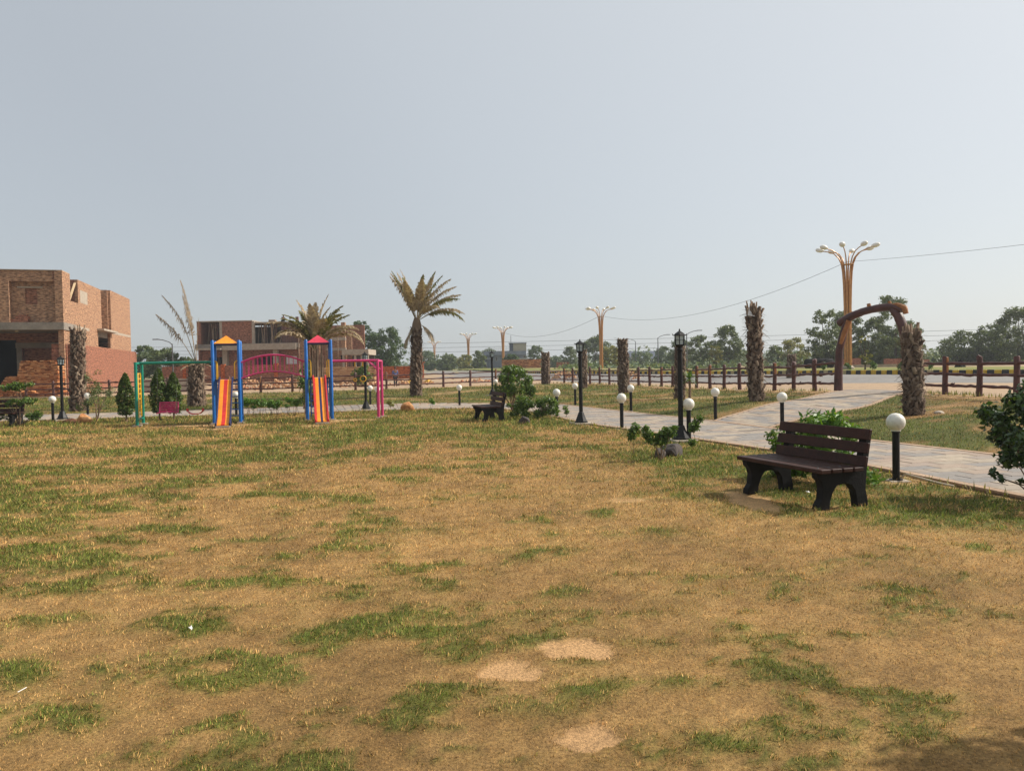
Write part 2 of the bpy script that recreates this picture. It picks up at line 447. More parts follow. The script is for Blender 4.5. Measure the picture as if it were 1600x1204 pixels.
NEAR, FAR, FENCE = (np.array(a, float) for a in (NEAR, FAR, FENCE))
def seg_dist(x, y, L):
    best = np.full(np.shape(x), 1e9); val = np.zeros(np.shape(x))
    for a, b in zip(L[:-1], L[1:]):
        dx, dy = b[0]-a[0], b[1]-a[1]
        t = np.clip(((x-a[0])*dx+(y-a[1])*dy)/(dx*dx+dy*dy), 0, 1)
        d = np.hypot(x-a[0]-t*dx, y-a[1]-t*dy)
        m = d < best; best = np.where(m, d, best)
        if L.shape[1] > 2: val = np.where(m, a[2]+t*(b[2]-a[2]), val)
    return best, val
def inside(x, y, L):
    P = np.vstack([L[:, :2], [(L[-1,0], -30), (L[0,0], -30)]])
    c = np.zeros(np.shape(x), bool)
    for a, b in zip(P, np.roll(P, -1, 0)):
        if a[1] == b[1]: continue
        c ^= ((a[1] > y) != (b[1] > y)) & (x < (b[0]-a[0])*(y-a[1])/(b[1]-a[1])+a[0])
    return c
def terrain(x, y):
    x = np.asarray(x, float); y = np.asarray(y, float)
    dp, _ = seg_dist(x, y, FAR); df, zf = seg_dist(x, y, FENCE)
    t = dp/(dp+df+1e-6)
    bank = zf*t**.75 + .10*np.sin(np.pi*np.clip(t,0,1))**2*(np.sin(x*.9+y*.35)*.5+np.sin(x*.43-y*.6)*.5)*smooth(dp/3)*smooth(df/3)
    zt = .27+.35*smooth((x+8)/16)
    out = zf+(zt-zf)*smooth(df/12)
    r = np.hypot(x, y)
    out = out+(1.0-out)*smooth((r-75)/70)
    z = np.where(inside(x, y, FENCE), bank, out)
    return np.where(inside(x, y, FAR), 0.0, z)
def tz(x, y):
    return float(terrain(np.array([x]), np.array([y]))[0])

# ------------------------------------------------------------------ ground, lawn and grass
c_dry1, c_dry2, c_dry3 = np.array(lin(197, 158, 101)[:3]), np.array(lin(165, 128, 77)[:3]), np.array(lin(130, 102, 62)[:3])
c_gr1, c_gr2 = np.array(lin(116, 126, 52)[:3]), np.array(lin(76, 98, 34)[:3])
c_soil = np.array(lin(194, 154, 108)[:3])
# greener spots of the lawn: x, y, half width, half depth, strength
SPOTS = [(-1.1,4.56,.16,.16,1.1),(-.62,4.84,.62,.28,.85),(-.05,5.0,.26,.16,.9),(.22,6.36,.30,.22,1.1),(.17,3.66,.40,.2,.9),(-2.35,3.58,.45,.14,.95),(-2.1,4.1,.32,.16,.9),
 (-2.7,4.05,.3,.18,.9),(-2.08,4.66,.30,.12,.9),(-1.02,4.64,.32,.16,.7),(-.45,4.45,.4,.12,.8),(.62,4.82,.4,.10,.6),(1.4,4.78,.22,.06,.8),(.9,4.35,.4,.12,.7),(.75,3.75,.35,.1,.6),
 (-3.2,4.9,.5,.12,.75),(-2.4,5.6,.5,.14,.5),(1.5,5.6,.4,.08,.5),(-.9,7.4,.5,.25,.5),(2.1,9.2,1.2,.5,.6),(3.6,8.2,1.6,.8,.95),(4.6,7.9,1.3,.9,1.6),(4.4,8.6,1.2,1.0,1.3),(3.4,11.5,1.4,1.8,1.3),
 (2.7,13.0,1.1,1.5,1.7),(3.4,14.4,.6,1.2,1.6),(1.0,21.0,1.6,1.4,1.5),(0.3,23.5,1.6,2,.9),(-7,24.6,5,2.2,.55),(-12.5,25.0,4,1.2,.75),(-16,24.5,4,1.4,.7),(-3.5,27.5,3,1.6,.75),(4.9,9.6,.5,1.4,1.5),(5.4,6.5,.7,1.6,1.5),(.35,4.0,.16,.05,1.0),(1.2,7.2,.8,.25,.5),(.9,3.25,.25,.1,.6)]
BARE = [(.30,3.24,.135,.14,1.3),(.36,4.2,.19,.14,1.25),(-.07,3.95,.14,.10,1.2),(2.78,8.75,.22,.62,.9),(-9.4,22.9,1.6,.5,1.0),(-5.1,23.9,.8,.5,1.0),(-8.5,21.4,.5,.4,.8),(-5.75,21.9,.5,.4,.8),(1.35,9.0,.25,.15,.7),(5.0,9.85,.3,.3,.6)]
def field(x, y):
    """how green (0..1), how bare (0..1) and a brightness wobble of the turf at x, y"""
    wx = x+.16*(vnoise(x, y, 3.1, 1)-.5)+.07*(vnoise(x, y, 9, 2)-.5); wy = y+.16*(vnoise(x, y, 3.1, 3)-.5)+.07*(vnoise(x, y, 9, 4)-.5)
    lo = fbm(wx*.8, wy*1.25, .55, 1, 4); hi = fbm(wx, wy, 2.1, 3, 4); big = fbm(x, y, .09, 6, 3)
    mid = fbm(wx*.85, wy*1.2, 2.0, 5, 7, .74); tuft = fbm(x, y, 5.0, 2, 5, .75)
    env = fbm(x, y, .16, 4, 3)+.16*smooth((np.hypot(x, y)-6)/9)
    g = .66*smooth((mid+.25*(lo-.5)+.34*(env-.55)-.515-.035*smooth((7-np.hypot(x, y))/2.5))/.085)+.13*smooth((mid-.44)/.1)
    r = np.hypot(x, y)
    g = g+smooth((r-14)/9)*.22*smooth((fbm(x*.5, y*1.6, .8, 2, 3)-.38)/.2)
    rag = .35+1.2*fbm(x, y, 5.5, 4, 3)
    for a, b, ra, rb, s in SPOTS:
        q = ((wx-a)/ra)**2+((wy-b)/rb)**2
        g = g+1.05*s*np.exp(-q*1.6)*rag*smooth((tuft-.40)/.13)
    g = np.clip(g, 0, .85)
    bare = np.zeros_like(g)
    for a, b, ra, rb, s in BARE:
        q = ((wx-a)/ra)**2+((wy-b)/rb)**2
        bare = np.maximum(bare, s*smooth((1.35-q+2.0*(tuft-.5)+1.0*(mid-.5))/.5))
    bare = np.clip(bare, 0, 1)
    inn = inside(x, y, FAR)
    g = np.where(inn, g, smooth((fbm(x*.7, y*1.3, 1.3, 2, 5)-.30)/.2)*.85)
    df, _ = seg_dist(x, y, FENCE)
    edge = smooth((1.3-df+1.5*(fbm(x, y, .9, 3, 3)-.5))/.8)
    bare = np.where(inn, bare, np.maximum(edge*.9, smooth((fbm(x, y, .5, 7, 4)-.64)/.08)*.6))
    dn, _ = seg_dist(x, y, NEAR)
    bare = np.where(inn, np.maximum(bare, smooth((.28-dn+.25*(hi-.5))/.2)*.75), bare)
    return g, bare, (.78+.44*fbm(x, y, 1.3, 0, 4)+.22*(big-.5))*np.where(inn, 1, .84)
def turf_colour(x, y, rnd=0):
    g, b, w = field(x, y)
    k = np.clip(fbm(x, y, 5.5, 2, 3)+rnd, 0, 1)[:, None]
    dry = c_dry2*(1-k)+c_dry1*k
    k2 = smooth((fbm(x, y, .8, 6, 4)-.5)/.2)[:, None]
    dry = dry*(1-.45*k2)+c_dry3*.45*k2
    gr = c_gr2*(1-k)+c_gr1*k
    c = dry*(1-g[:, None])+gr*g[:, None]
    c = c*(1-b[:, None])+c_soil*b[:, None]
    cl_ = .62+.76*(.55*vnoise(x, y, 30, 1)+.45*vnoise(x, y, 13, 3))      # matted tufts a few centimetres across
    return c*(w*(cl_*(1-.6*b)+.6*b))[:, None], g, b

# ground: one sheet out to the horizon
rad = np.concatenate([[0.3], np.geomspace(2, 60, 60), np.geomspace(62, 2500, 60)])
ang = np.linspace(0, 2*np.pi, 520, endpoint=False)
GX = (rad[:, None]*np.sin(ang)[None]).ravel(); GY = (rad[:, None]*np.cos(ang)[None]).ravel()
zz = terrain(GX, GY)
ins = inside(GX, GY, FENCE)
dfz, _ = seg_dist(GX, GY, FENCE)
zz = zz-np.where(ins, .10*smooth(dfz/.8), 0)
rr = np.hypot(GX, GY)
rough_zone = np.where(ins, 0, smooth((dfz-.5)/2))*smooth((2-GX)/8)*smooth((200-rr)/60)
zz = zz+rough_zone*.28*(fbm(GX, GY, .35, 3, 4)-.42)
n_a = len(ang); idx = np.arange(len(rad)*n_a).reshape(len(rad), n_a)
F = np.stack([idx[:-1], np.roll(idx[:-1], -1, 1), np.roll(idx[1:], -1, 1), idx[1:]], -1).reshape(-1, 4)[:, ::-1]
k = fbm(GX, GY, .25, 2, 5)[:, None]
sand = np.array(lin(176, 148, 118)[:3])*(1-k)+np.array(lin(150, 130, 108)[:3])*k
far_g = (smooth((rr-90)/60)*smooth((fbm(GX, GY, .02, 4, 4)-.35)/.2))[:, None]
sand = sand*(1-far_g)+np.array(lin(122, 124, 84)[:3])*far_g
ground = put('ground', np_mesh('ground', np.stack([GX, GY, zz], 1), F, M['soil'], sand, True))
ground['kind'] = 'structure'

# lawn and grass bank up to the fence: one sheet, finer near the camera
ys = [-6.0]
while ys[-1] < 60.5:
    ys.append(ys[-1]+max(.045, .0125*max(ys[-1], 0)) if ys[-1] > 2 else ys[-1]+.3)
ys = np.array(ys); ss = np.linspace(-1.25, 1.0, 330)
LX = (ss[None]*(np.maximum(ys, 2)[:, None]+2)).ravel(); LY = np.repeat(ys, len(ss))
idx = np.arange(len(LX)).reshape(len(ys), len(ss))
F = np.stack([idx[:-1, :-1], idx[:-1, 1:], idx[1:, 1:], idx[1:, :-1]], -1).reshape(-1, 4)
df, _ = seg_dist(LX, LY, FENCE)
keep = inside(LX, LY, FENCE) | (df < .45)
F = F[keep[F].all(1)]
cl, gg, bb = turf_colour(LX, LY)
cl = cl*(.66+.34*bb)[:, None]      # shade between the blades painted into the sheet, along with darker thatch
LZ = terrain(LX, LY)+.022*(fbm(LX, LY, 1.1, 2, 3)-.5)+.02*(gg-.3)-.018*bb
dp_far, _ = seg_dist(LX, LY, FAR); dp_near, _ = seg_dist(LX, LY, NEAR)
under = inside(LX, LY, FAR) & ~inside(LX, LY, NEAR)
LZ = LZ-np.where(under, .04*smooth(np.minimum(dp_far, dp_near)/.3), 0)
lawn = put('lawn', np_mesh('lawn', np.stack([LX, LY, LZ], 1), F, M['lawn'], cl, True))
lawn['kind'] = 'structure'

BR_L = np.array([(5.53,20.7),(6.35,21.55),(7.5,22.6),(9.25,24.35),(11.25,26.35),(12.0,27.2)])
BR_R = np.array([(6.19,18.05),(7.45,19.15),(8.45,19.85),(10.4,21.9),(12.85,24.35),(13.5,25.2)])
def on_branch(x, y):
    P = np.vstack([BR_L, BR_R[::-1]]); c = np.zeros(np.shape(x), bool)
    for a, b in zip(P, np.roll(P, -1, 0)):
        if a[1] == b[1]: continue
        c ^= ((a[1] > y) != (b[1] > y)) & (x < (b[0]-a[0])*(y-a[1])/(b[1]-a[1])+a[0])
    return c
def blades(name, n, d0, d1, half, h0, w0, inner):
    """cropped grass as real blades, thinning out and growing coarser with distance"""
    d = d0*(d1/d0)**RNG.random(n)
    t = (RNG.random(n)*2-1)*half
    x = d*t; y = d
    g, b, w = field(x, y)
    inn = inside(x, y, NEAR) if inner else (inside(x, y, FENCE) & ~inside(x, y, FAR) & ~on_branch(x, y))
    ok = inn & (RNG.random(n) > b*1.25)
    x, y, d, g, b, w = x[ok], y[ok], d[ok], g[ok], b[ok], w[ok]; n = len(x)
    sc = (d/d0)**.72
    h = h0*sc*(.5+.9*RNG.random(n))*(.75+.55*g)*(1-.6*b); wd = w0*sc*(.6+.8*RNG.random(n))
    a = RNG.random(n)*2*np.pi*.55+vnoise(x, y, 9, 5)*9; lean = .25+1.15*RNG.random(n)*(1-.35*g)
    dx, dy = np.cos(a), np.sin(a); a2 = a+np.pi/2+RNG.normal(0, .5, n)
    z = terrain(x, y)+.022*(fbm(x, y, 1.1, 2, 3)-.5)+.02*(g-.3)-.008
    ux, uy = np.cos(a2)*wd/2, np.sin(a2)*wd/2
    V = np.empty((n, 4, 3))
    hz = h*np.cos(lean); hx = h*np.sin(lean)
    V[:, 0] = np.stack([x-ux, y-uy, z], 1); V[:, 1] = np.stack([x+ux, y+uy, z], 1)
    V[:, 2] = np.stack([x+dx*hx*.5+ux*.7, y+dy*hx*.5+uy*.7, z+hz*.62], 1)
    V[:, 3] = np.stack([x+dx*hx, y+dy*hx, z+hz], 1)
    F = np.arange(n*4).reshape(n, 4)
    F = np.concatenate([F[:, [0, 1, 2]], F[:, [0, 2, 3]]])
    jx, jy = x+RNG.normal(0, .035, n), y+RNG.normal(0, .035, n)
    c, g, _ = turf_colour(jx, jy, RNG.normal(0, .28, n))
    # single blades: some straw in the green and some green in the straw
    pick = (RNG.random(n) < .04+.92*g)[:, None]; k = RNG.random((n, 1))
    w2 = w[:, None]
    c = .3*c+.7*np.where(pick, (c_gr2*(1-k)+c_gr1*k)*w2, (c_dry2*(1-k)+c_dry1*k)*w2)
    c = c*(.34+1.75*RNG.random((n, 1))**1.3)
    o = put(name, np_mesh(name, V.reshape(-1, 3), F, M['blade'], np.repeat(c, 4, 0)))
    o['kind'] = 'stuff'
    return o
tag(blades('grass', 620000, 2.75, 31, .76, .019, .0030, True), 'short cropped lawn grass, straw brown with green patches', 'grass', kind='stuff')
tag(blades('grass', 330000, 9, 52, .80, .032, .007, False), 'patchy rough grass on the low bank between path and fence', 'grass', kind='stuff')

# ------------------------------------------------------------------ footpath: slab, edging and single stone pavers
def resample(L, n):
    d = np.concatenate([[0], np.cumsum(np.hypot(*np.diff(L[:, :2], axis=0).T))]); t = np.linspace(0, d[-1], n)
    return np.stack([np.interp(t, d, L[:, 0]), np.interp(t, d, L[:, 1])], 1)
def chaikin(L, k=2):
    L = L[:, :2]
    for _ in range(k):
        q = np.empty((2*(len(L)-1), 2)); q[0::2] = .75*L[:-1]+.25*L[1:]; q[1::2] = .25*L[:-1]+.75*L[1:]
        L = np.vstack([L[:1], q, L[-1:]])
    return L
PA, PB = chaikin(NEAR[1:]), chaikin(FAR[1:])
# stations matched by nearest point so that rows run straight across
S = resample(PA, 420)
def across(p, i):
    t = S[min(i+1, len(S)-1)]-S[max(i-1, 0)]; nrm = np.array([t[1], -t[0]])/np.hypot(*t)
    return nrm
def nearest_on(L, p):
    a, b = L[:-1], L[1:]; d = b-a
    t = np.clip(((p-a)*d).sum(1)/(d*d).sum(1), 0, 1); q = a+d*t[:, None]
    return q[np.argmin(((q-p)**2).sum(1))]
EB = np.array([nearest_on(PB, p) for p in S])
for _ in range(6):
    EB[1:-1] = .25*EB[:-2]+.5*EB[1:-1]+.25*EB[2:]
def ribbon(A, B, h, skirt=.12):
    """slab between two edge lines laid on the terrain, h above it, with side faces"""
    mb = MB(); n = len(A)
    ta = terrain(A[:, 0], A[:, 1]); tb = terrain(B[:, 0], B[:, 1])
    v = []
    for p, z, q, w in zip(A, ta, B, tb):
        v += [(p[0], p[1], z-skirt), (p[0], p[1], z+h), (q[0], q[1], w+h), (q[0], q[1], w-skirt)]
    f = []
    for i in range(n-1):
        for k in range(3):
            f.append((4*i+k, 4*i+k+1, 4*i+4+k+1, 4*i+4+k))
    return mb.add(v, f)
path = ribbon(S, EB, .012).build('path', M['edging'])
path['kind'] = 'structure'
BL, BR = resample(chaikin(BR_L), 40), resample(chaikin(BR_R), 40)
br = ribbon(BL, BR, .010).build('path_branch', M['edging']); br['kind'] = 'structure'
def inset(A, B, d):
    w = B-A; l = np.hypot(w[:, 0], w[:, 1])[:, None]; return A+w/l*d, B-w/l*d
for (A, B, h, par) in ((S, EB, .018, path), (BL, BR, .016, br)):
    A2, B2 = inset(A, B, .13)
    for e, (p, q) in enumerate(((A, A2), (B, B2))):
        ribbon(p, q, h+.018, .1).build('edging', M['edging'], par)
unit_paver = MB()
unit_paver.add([(-.5,-.5,-1),(.5,-.5,-1),(.5,.5,-1),(-.5,.5,-1),(-.5,-.5,-.25),(.5,-.5,-.25),(.5,.5,-.25),(-.5,.5,-.25),(-.49,-.47,0),(.49,-.47,0),(.49,.47,0),(-.49,.47,0)],
               [(8,9,10,11),(4,5,9,8),(5,6,10,9),(6,7,11,10),(7,4,8,11),(0,1,5,4),(1,2,6,5),(2,3,7,6),(3,0,4,7)])
paver_me = unit_paver.mesh('paver', M['paver'])
slots = []
def lay(A, B, par, row):
    mid = (A+B)/2; d = np.concatenate([[0], np.cumsum(np.hypot(*np.diff(mid, axis=0).T))])
    nrow = int(d[-1]/row)
    for r in range(nrow):
        s0 = (r+.5)*d[-1]/nrow
        a = np.array([np.interp(s0, d, A[:, 0]), np.interp(s0, d, A[:, 1])]); b = np.array([np.interp(s0, d, B[:, 0]), np.interp(s0, d, B[:, 1])])
        w = b-a; L = np.hypot(*w)-.32; u = w/np.hypot(*w)
        x = .16; off = .0 if r % 2 == 0 else .31
        cuts = [0]+[c for c in np.arange(off if off else .62, L, .62) if .12 < c < L-.12]+[L]
        for c0, c1 in zip(cuts[:-1], cuts[1:]):
            c = a+u*(.16+(c0+c1)/2)
            slots.append((float(np.hypot(*c)), c, u, c1-c0, d[-1]/nrow, par))
lay(S, EB, path, .31)
lay(BL, BR, br, .31)
slots = [s for s in slots if s[1][1] > 5.5 and -26 < s[1][0]]
slots.sort(key=lambda s: s[0])
rest = {path.name: MB(), br.name: MB()}; count = {path.name: 0, br.name: 0}
for d_, c, u, l, w, par in slots:
    z = tz(*c)+.030+random.uniform(-.003, .003)
    gx = tz(c[0]+u[0]*.3, c[1]+u[1]*.3)-tz(c[0]-u[0]*.3, c[1]-u[1]*.3)
    vx, vy = -u[1], u[0]
    gy = tz(c[0]+vx*.15, c[1]+vy*.15)-tz(c[0]-vx*.15, c[1]-vy*.15)
    X = Vector((u[0], u[1], gx/.6)).normalized(); Y = Vector((vx, vy, gy/.3)); Y = (Y-X*Y.dot(X)).normalized(); Z = X.cross(Y)
    m = Matrix.Translation((c[0], c[1], z)) @ Matrix((X, Y, Z)).transposed().to_4x4() @ Matrix.Diagonal((l-.012, w-.012, .035, 1))
    if count[par.name] < 295:
        count[par.name] += 1
        put('paver', paver_me, par).matrix_local = m
    else:
        rest[par.name].add([v for v in unit_paver.v], unit_paver.f, 0, m)
for par in (path, br):
    if rest[par.name].v:
        rest[par.name].build('pavers_beyond', M['paver'], par)['kind'] = 'stuff'

# ------------------------------------------------------------------ road, kerb and planted median beyond the fence
KERB = resample(chaikin(np.array([(46,4),(36,23),(29,38.8),(24.6,47.2),(20,58),(15.6,66.8),(9.8,78),(3,97),(-4,125),(-14,165)])), 240)
def offset(L, d):
    t = np.gradient(L, axis=0); n = np.stack([-t[:, 1], t[:, 0]], 1)/np.hypot(t[:, 0], t[:, 1])[:, None]
    return L+n*d
def sheet(lines, heights, mat, name):
    V = []; F = []; n = len(lines[0])
    for L, h in zip(lines, heights):
        V.append(np.column_stack([L, terrain(L[:, 0], L[:, 1])+h]))
    V = np.vstack(V)
    for j in range(len(lines)-1):
        for i in range(n-1):
            F.append((j*n+i, j*n+i+1, (j+1)*n+i+1, (j+1)*n+i))
    return V, np.array(F)
V, F = sheet([offset(KERB, d) for d in (-.02, 3, 6, 9, 11.5, 13.5)], [.03, .035, .035, .035, .03, -.05], None, 'road')
me = np_mesh('road', V, F, M['asphalt'], smooth=True)
road = put('road', me); road['kind'] = 'structure'
V, F = sheet([offset(KERB, d) for d in (-.13, -.6, -2, -4, -8, -12, -18, -19)], [.24, .27, .32, .38, .40, .36, .10, -.1], None, 'median')
k = fbm(V[:, 0], V[:, 1], .5, 3, 4)[:, None]
med_c = np.array(lin(104, 112, 48)[:3])*(1-k)+np.array(lin(126, 122, 68)[:3])*k
grow = smooth((np.repeat([0, .5, 2, 4, 8, 12, 18, 19], len(KERB))-4)/6)[:, None]
med_c = med_c*(1-grow*.6)+np.array(lin(168, 146, 104)[:3])*grow*.6
median = put('median', np_mesh('median', V, F, M['soil'], med_c, True)); median['kind'] = 'structure'
kerb = put('kerb', MB().add([(0,0,0),(.01,0,0),(0,.01,0)], [(0,1,2)]).mesh('kerb_bed', M['kerb_black'])); kerb['kind'] = 'structure'
# the kerb itself: painted blocks, alternately yellow and black
kd = np.concatenate([[0], np.cumsum(np.hypot(*np.diff(KERB, axis=0).T))])
kb = {c: MB().box(-.19, .19, -.075, .075, -.1, .27).mesh('kerb_block', M[c], bevel=.012) for c in ('kerb_yellow', 'kerb_black', 'kerb_faded')}
bed = MB(); nb = int(kd[-1]/.4)
for i in range(nb):
    s = (i+.5)*.4
    p = np.array([np.interp(s, kd, KERB[:, 0]), np.interp(s, kd, KERB[:, 1])]); q = np.array([np.interp(s+.1, kd, KERB[:, 0]), np.interp(s+.1, kd, KERB[:, 1])])
    if p[1] < 30 or p[1] > 112: continue
    a = math.atan2(q[1]-p[1], q[0]-p[0])
    c = 'kerb_black' if i % 2 else ('kerb_faded' if random.random() < .22 else 'kerb_yellow')
    put('kerb_block', kb[c], kerb, (p[0], p[1], tz(*p)+.03+random.uniform(-.012, .012)), (random.uniform(-.02, .02), 0, a+random.uniform(-.03, .03)))
kv, kf = sheet([offset(KERB, .05), offset(KERB, -.05)], [.10, .10], None, 'kerb_bed')
old = kerb.data; kerb.data = np_mesh('kerb', kv, kf, M['concrete']); bpy.data.meshes.remove(old)
# low concrete edging wall further back on the median
lw = thing('low_wall', 'long low beige concrete wall across the median behind the yellow and black kerb', 'wall', (26, 66, tz(26, 66)+.25), R(-12))
MB().box(-5, 7, -.1, .1, -.4, .28).build('wall', M['concrete_pale'], lw)
MB().box(-5.05, 7.05, -.14, .14, .282, .34).build('coping', M['concrete_pale'], lw)

# ------------------------------------------------------------------ rustic fence
def log_mesh(name, mat, length, r, n=8, seg=9, knots=2, seed=0, cuts=0):
    rnd = random.Random(seed); st = random.getstate(); random.seed(seed)
    mb = MB(); pts = []; rad_ = []
    for i in range(seg):
        t = i/(seg-1)
        pts.append((length*t, rnd.uniform(-.012, .012), rnd.uniform(-.014, .014) if 0 < i < seg-1 else 0)); rad_.append(r*rnd.uniform(.88, 1.12))
    mb.tube(pts, rad_, n, jit=.06)
    for k in range(knots):
        x = length*rnd.uniform(.15, .85); a = rnd.uniform(-.3, 1.2)
        mb.tube([(x, 0, r*.5), (x+.05*math.cos(a), -.02, r*1.2), (x+.09, -.03, r*1.7)], [r*.55, r*.45, r*.33], 6)
    me = mb.mesh(name, mat, True); random.setstate(st); return me
rail_mes = [log_mesh('rail', M['fence_brown'], 1.0, .045, 8, 9, k % 3, 30+k) for k in range(5)]
post_mes = []
for k in range(4):
    random.seed(60+k)
    mb = MB().tube([(random.uniform(-.01, .01), random.uniform(-.01, .01), z) for z in (-.3, 0, .3, .6, .9, 1.12, 1.15)], [.092, .09, .082, .08, .082, .08, .066], 10, jit=.07)
    post_mes.append(mb.mesh('post', M['fence_brown'], True))
cutface = MB().prism([(-.088, .66), (-.098, .75), (-.094, .9), (-.1, 1.0), (-.09, 1.13), (-.05, 1.13), (-.05, .66)], -.035, .04).mesh('cut_face', M['ochre_cut'], bevel=.012)
random.seed(21)
def fence(name, label, pts, gap, skip_last=False, first=0):
    root = thing(name, label, 'fence', (pts[0][0], pts[0][1], tz(*pts[0][:2])), group='rustic log fence round the park')
    o = Vector(root.location)
    P = np.array([p[:2] for p in pts], float)
    d = np.concatenate([[0], np.cumsum(np.hypot(*np.diff(P, axis=0).T))]); n = max(1, round(d[-1]/gap))
    Q = [(float(np.interp(t, d, P[:, 0])), float(np.interp(t, d, P[:, 1]))) for t in np.linspace(0, d[-1], n+1)]
    Z = [tz(*q) for q in Q]
    for i, (q, z) in enumerate(zip(Q, Z)):
        if first <= i < len(Q)-(1 if skip_last else 0):
            a = random.uniform(0, 6.28)
            po = put('post', random.choice(post_mes), root, Vector((q[0], q[1], z))-o, (random.uniform(-.02, .02), random.uniform(-.02, .02), a), (1, 1, random.uniform(.97, 1.04)))
            if random.random() < .22:
                put('cut_face', cutface, po, (0, 0, 0), (0, 0, -a+random.uniform(-.4, .5)))['label'] = 'ochre peeled strip on the brown post'
        if i+1 < len(Q):
            b, bz = Q[i+1], Z[i+1]; dx, dy = b[0]-q[0], b[1]-q[1]; L = math.hypot(dx, dy)
            for h in (.27, .61, .95):
                put('rail', random.choice(rail_mes), root, Vector((q[0], q[1], z+h+random.uniform(-.02, .02)))-o, (random.choice((0, 3.1416)) if h < .9 else random.uniform(-.4, .4), -math.atan2(bz-z+random.uniform(-.03, .03), L), math.atan2(dy, dx)), (L, 1, 1))
    return root
fence('rustic_fence', 'dark red log fence along the back left edge of the park before the houses', [tuple(p) for p in FENCE[1:7]], 2.05)
fence('rustic_fence', 'dark red log fence receding along the road to the left of the log archway', [tuple(p) for p in FENCE[6:12]], 1.62, True, 1)
fence('rustic_fence', 'short stretch of dark red log fence to the right of the log archway', [(12.9, 24.5), (13.4, 23.35), (13.8, 21.85), (14.15, 20.2), (14.6, 16)], 1.32, False, 1)

# log archway over the branch path
av = Vector((12.9-11.45, 24.5-26.5, 0)); aang = math.atan2(av.y, av.x)
arch = thing('log_archway', 'rustic dark brown log arch with ochre cut faces over the branch path', 'archway', (11.45, 26.5, tz(11.45, 26.5)), aang)
random.seed(3)
def arc(pts, rr_, name, mat, n=12, parent=arch, y=0):
    P = [(p[0], y+(p[2] if len(p) > 2 else 0), p[1]) for p in pts]
    # refine the line
    Q = []; RQ = []
    for i in range(len(P)-1):
        for t in (0, .34, .67):
            Q.append(tuple(a+(b-a)*t for a, b in zip(P[i], P[i+1]))); RQ.append(rr_[i]+(rr_[i+1]-rr_[i])*t)
    Q.append(P[-1]); RQ.append(rr_[-1])
    return MB().tube(Q, RQ, n, jit=.05).build(name, mat, parent, True)
arc([(0, -.3), (.0, 0), (.02, .75), (.06, 1.46), (.22, 2.07), (.37, 2.47)], [.16, .15, .135, .13, .125, .12], 'post', M['arch_brown'])
arc([(2.47, -.3), (2.46, 0), (2.42, .8), (2.39, 1.3), (2.33, 1.83), (2.24, 2.2), (2.12, 2.5), (1.93, 2.74)], [.17, .16, .15, .15, .15, .15, .15, .12], 'post', M['arch_brown'])
arc([(.04, 2.36), (.3, 2.5), (.6, 2.62), (.9, 2.71), (1.2, 2.77), (1.5, 2.80), (1.8, 2.81), (2.05, 2.78), (2.26, 2.70)], [.125, .135, .135, .13, .13, .128, .125, .125, .12], 'lintel', M['arch_brown'])
arc([(.16, 1.65, -.1), (.29, 2.0, -.1), (.46, 2.44, -.06)], [.055, .085, .09], 'cut_face', M['ochre_cut'])
arc([(2.36, 1.2, -.1), (2.33, 1.7, -.11), (2.31, 1.95, -.1)], [.06, .07, .04], 'cut_face', M['ochre_cut'])
arc([(1.93, 2.86, -.02), (2.1, 2.87, -.05), (2.36, 2.74, -.06), (2.4, 2.55, -.06)], [.05, .06, .085, .08], 'cut_branch', M['ochre_cut'])
arc([(1.15, 2.82), (1.12, 2.97)], [.07, .062], 'branch_stub', M['ochre_cut'])
arc([(1.86, 2.84), (1.83, 3.0)], [.06, .05], 'branch_stub', M['ochre_cut'])
arc([(.5, 2.6), (.56, 2.74)], [.06, .05], 'branch_stub', M['ochre_cut'])
# ------------------------------------------------------------------ benches
def make_bench(label):
    t = thing('park_bench', label, 'bench', group='dark slatted park benches')
    prof = [(-.335, 0), (-.175, 0), (-.165, .09), (-.125, .20), (-.07, .262), (.03, .275), (.115, .25), (.165, .19), (.185, .09), (.195, 0), (.345, 0), (.345, .07), (.315, .20), (.335, .40), (.37, .60), (.415, .83), (.335, .835), (.29, .63), (.255, .455), (.235, .405), (-.335, .405), (-.33, .35), (-.29, .315), (-.265, .24), (-.28, .12), (-.325, .06)]
    for s in (-1, 1):
        MB().prism(prof, s*.60-.05, s*.60+.05).build('side_frame', M['concrete_black'], t, bevel=.008)
    for k in range(4):
        y0 = -.355+k*.147
        MB().box(-.73, .73, y0, y0+.128, .407, .452).build('seat_slat', M['wood_dark'], t, bevel=.006)
    for k, z in enumerate((.50, .645, .79)):
        yb = .262+(z-.45)*.195
        m = Matrix.Translation((0, yb, z)) @ Matrix.Rotation(R(-11), 4, 'X')
        MB().box(-.73, .73, -.042, -.004, -.058, .058, 0, m).build('back_slat', M['wood_dark'], t, bevel=.006)
    for s in (-1, 1):
        for k in range(3):
            MB().lathe([(.011, 0), (.011, .004), (.004, .008)], 8, (s*.60, -.29+k*.147, .452)).build('bolt_head', M['grey_metal'], t)
    return t
b0 = make_bench('nearest dark bench with brown slats on black legs beside the paved path')
b0.location = (3.33, 8.72, 0); b0.rotation_euler.z = R(-70.7)
dup(b0, 'dark bench beside the rounded bushy tree, in the middle of the lawn edge', (-.73, 22.75, 0), R(-75))
dup(b0, 'dark bench cut by the left edge of the photo, next to the tiered shrub', (-16.62, 24.3, 0), R(3))

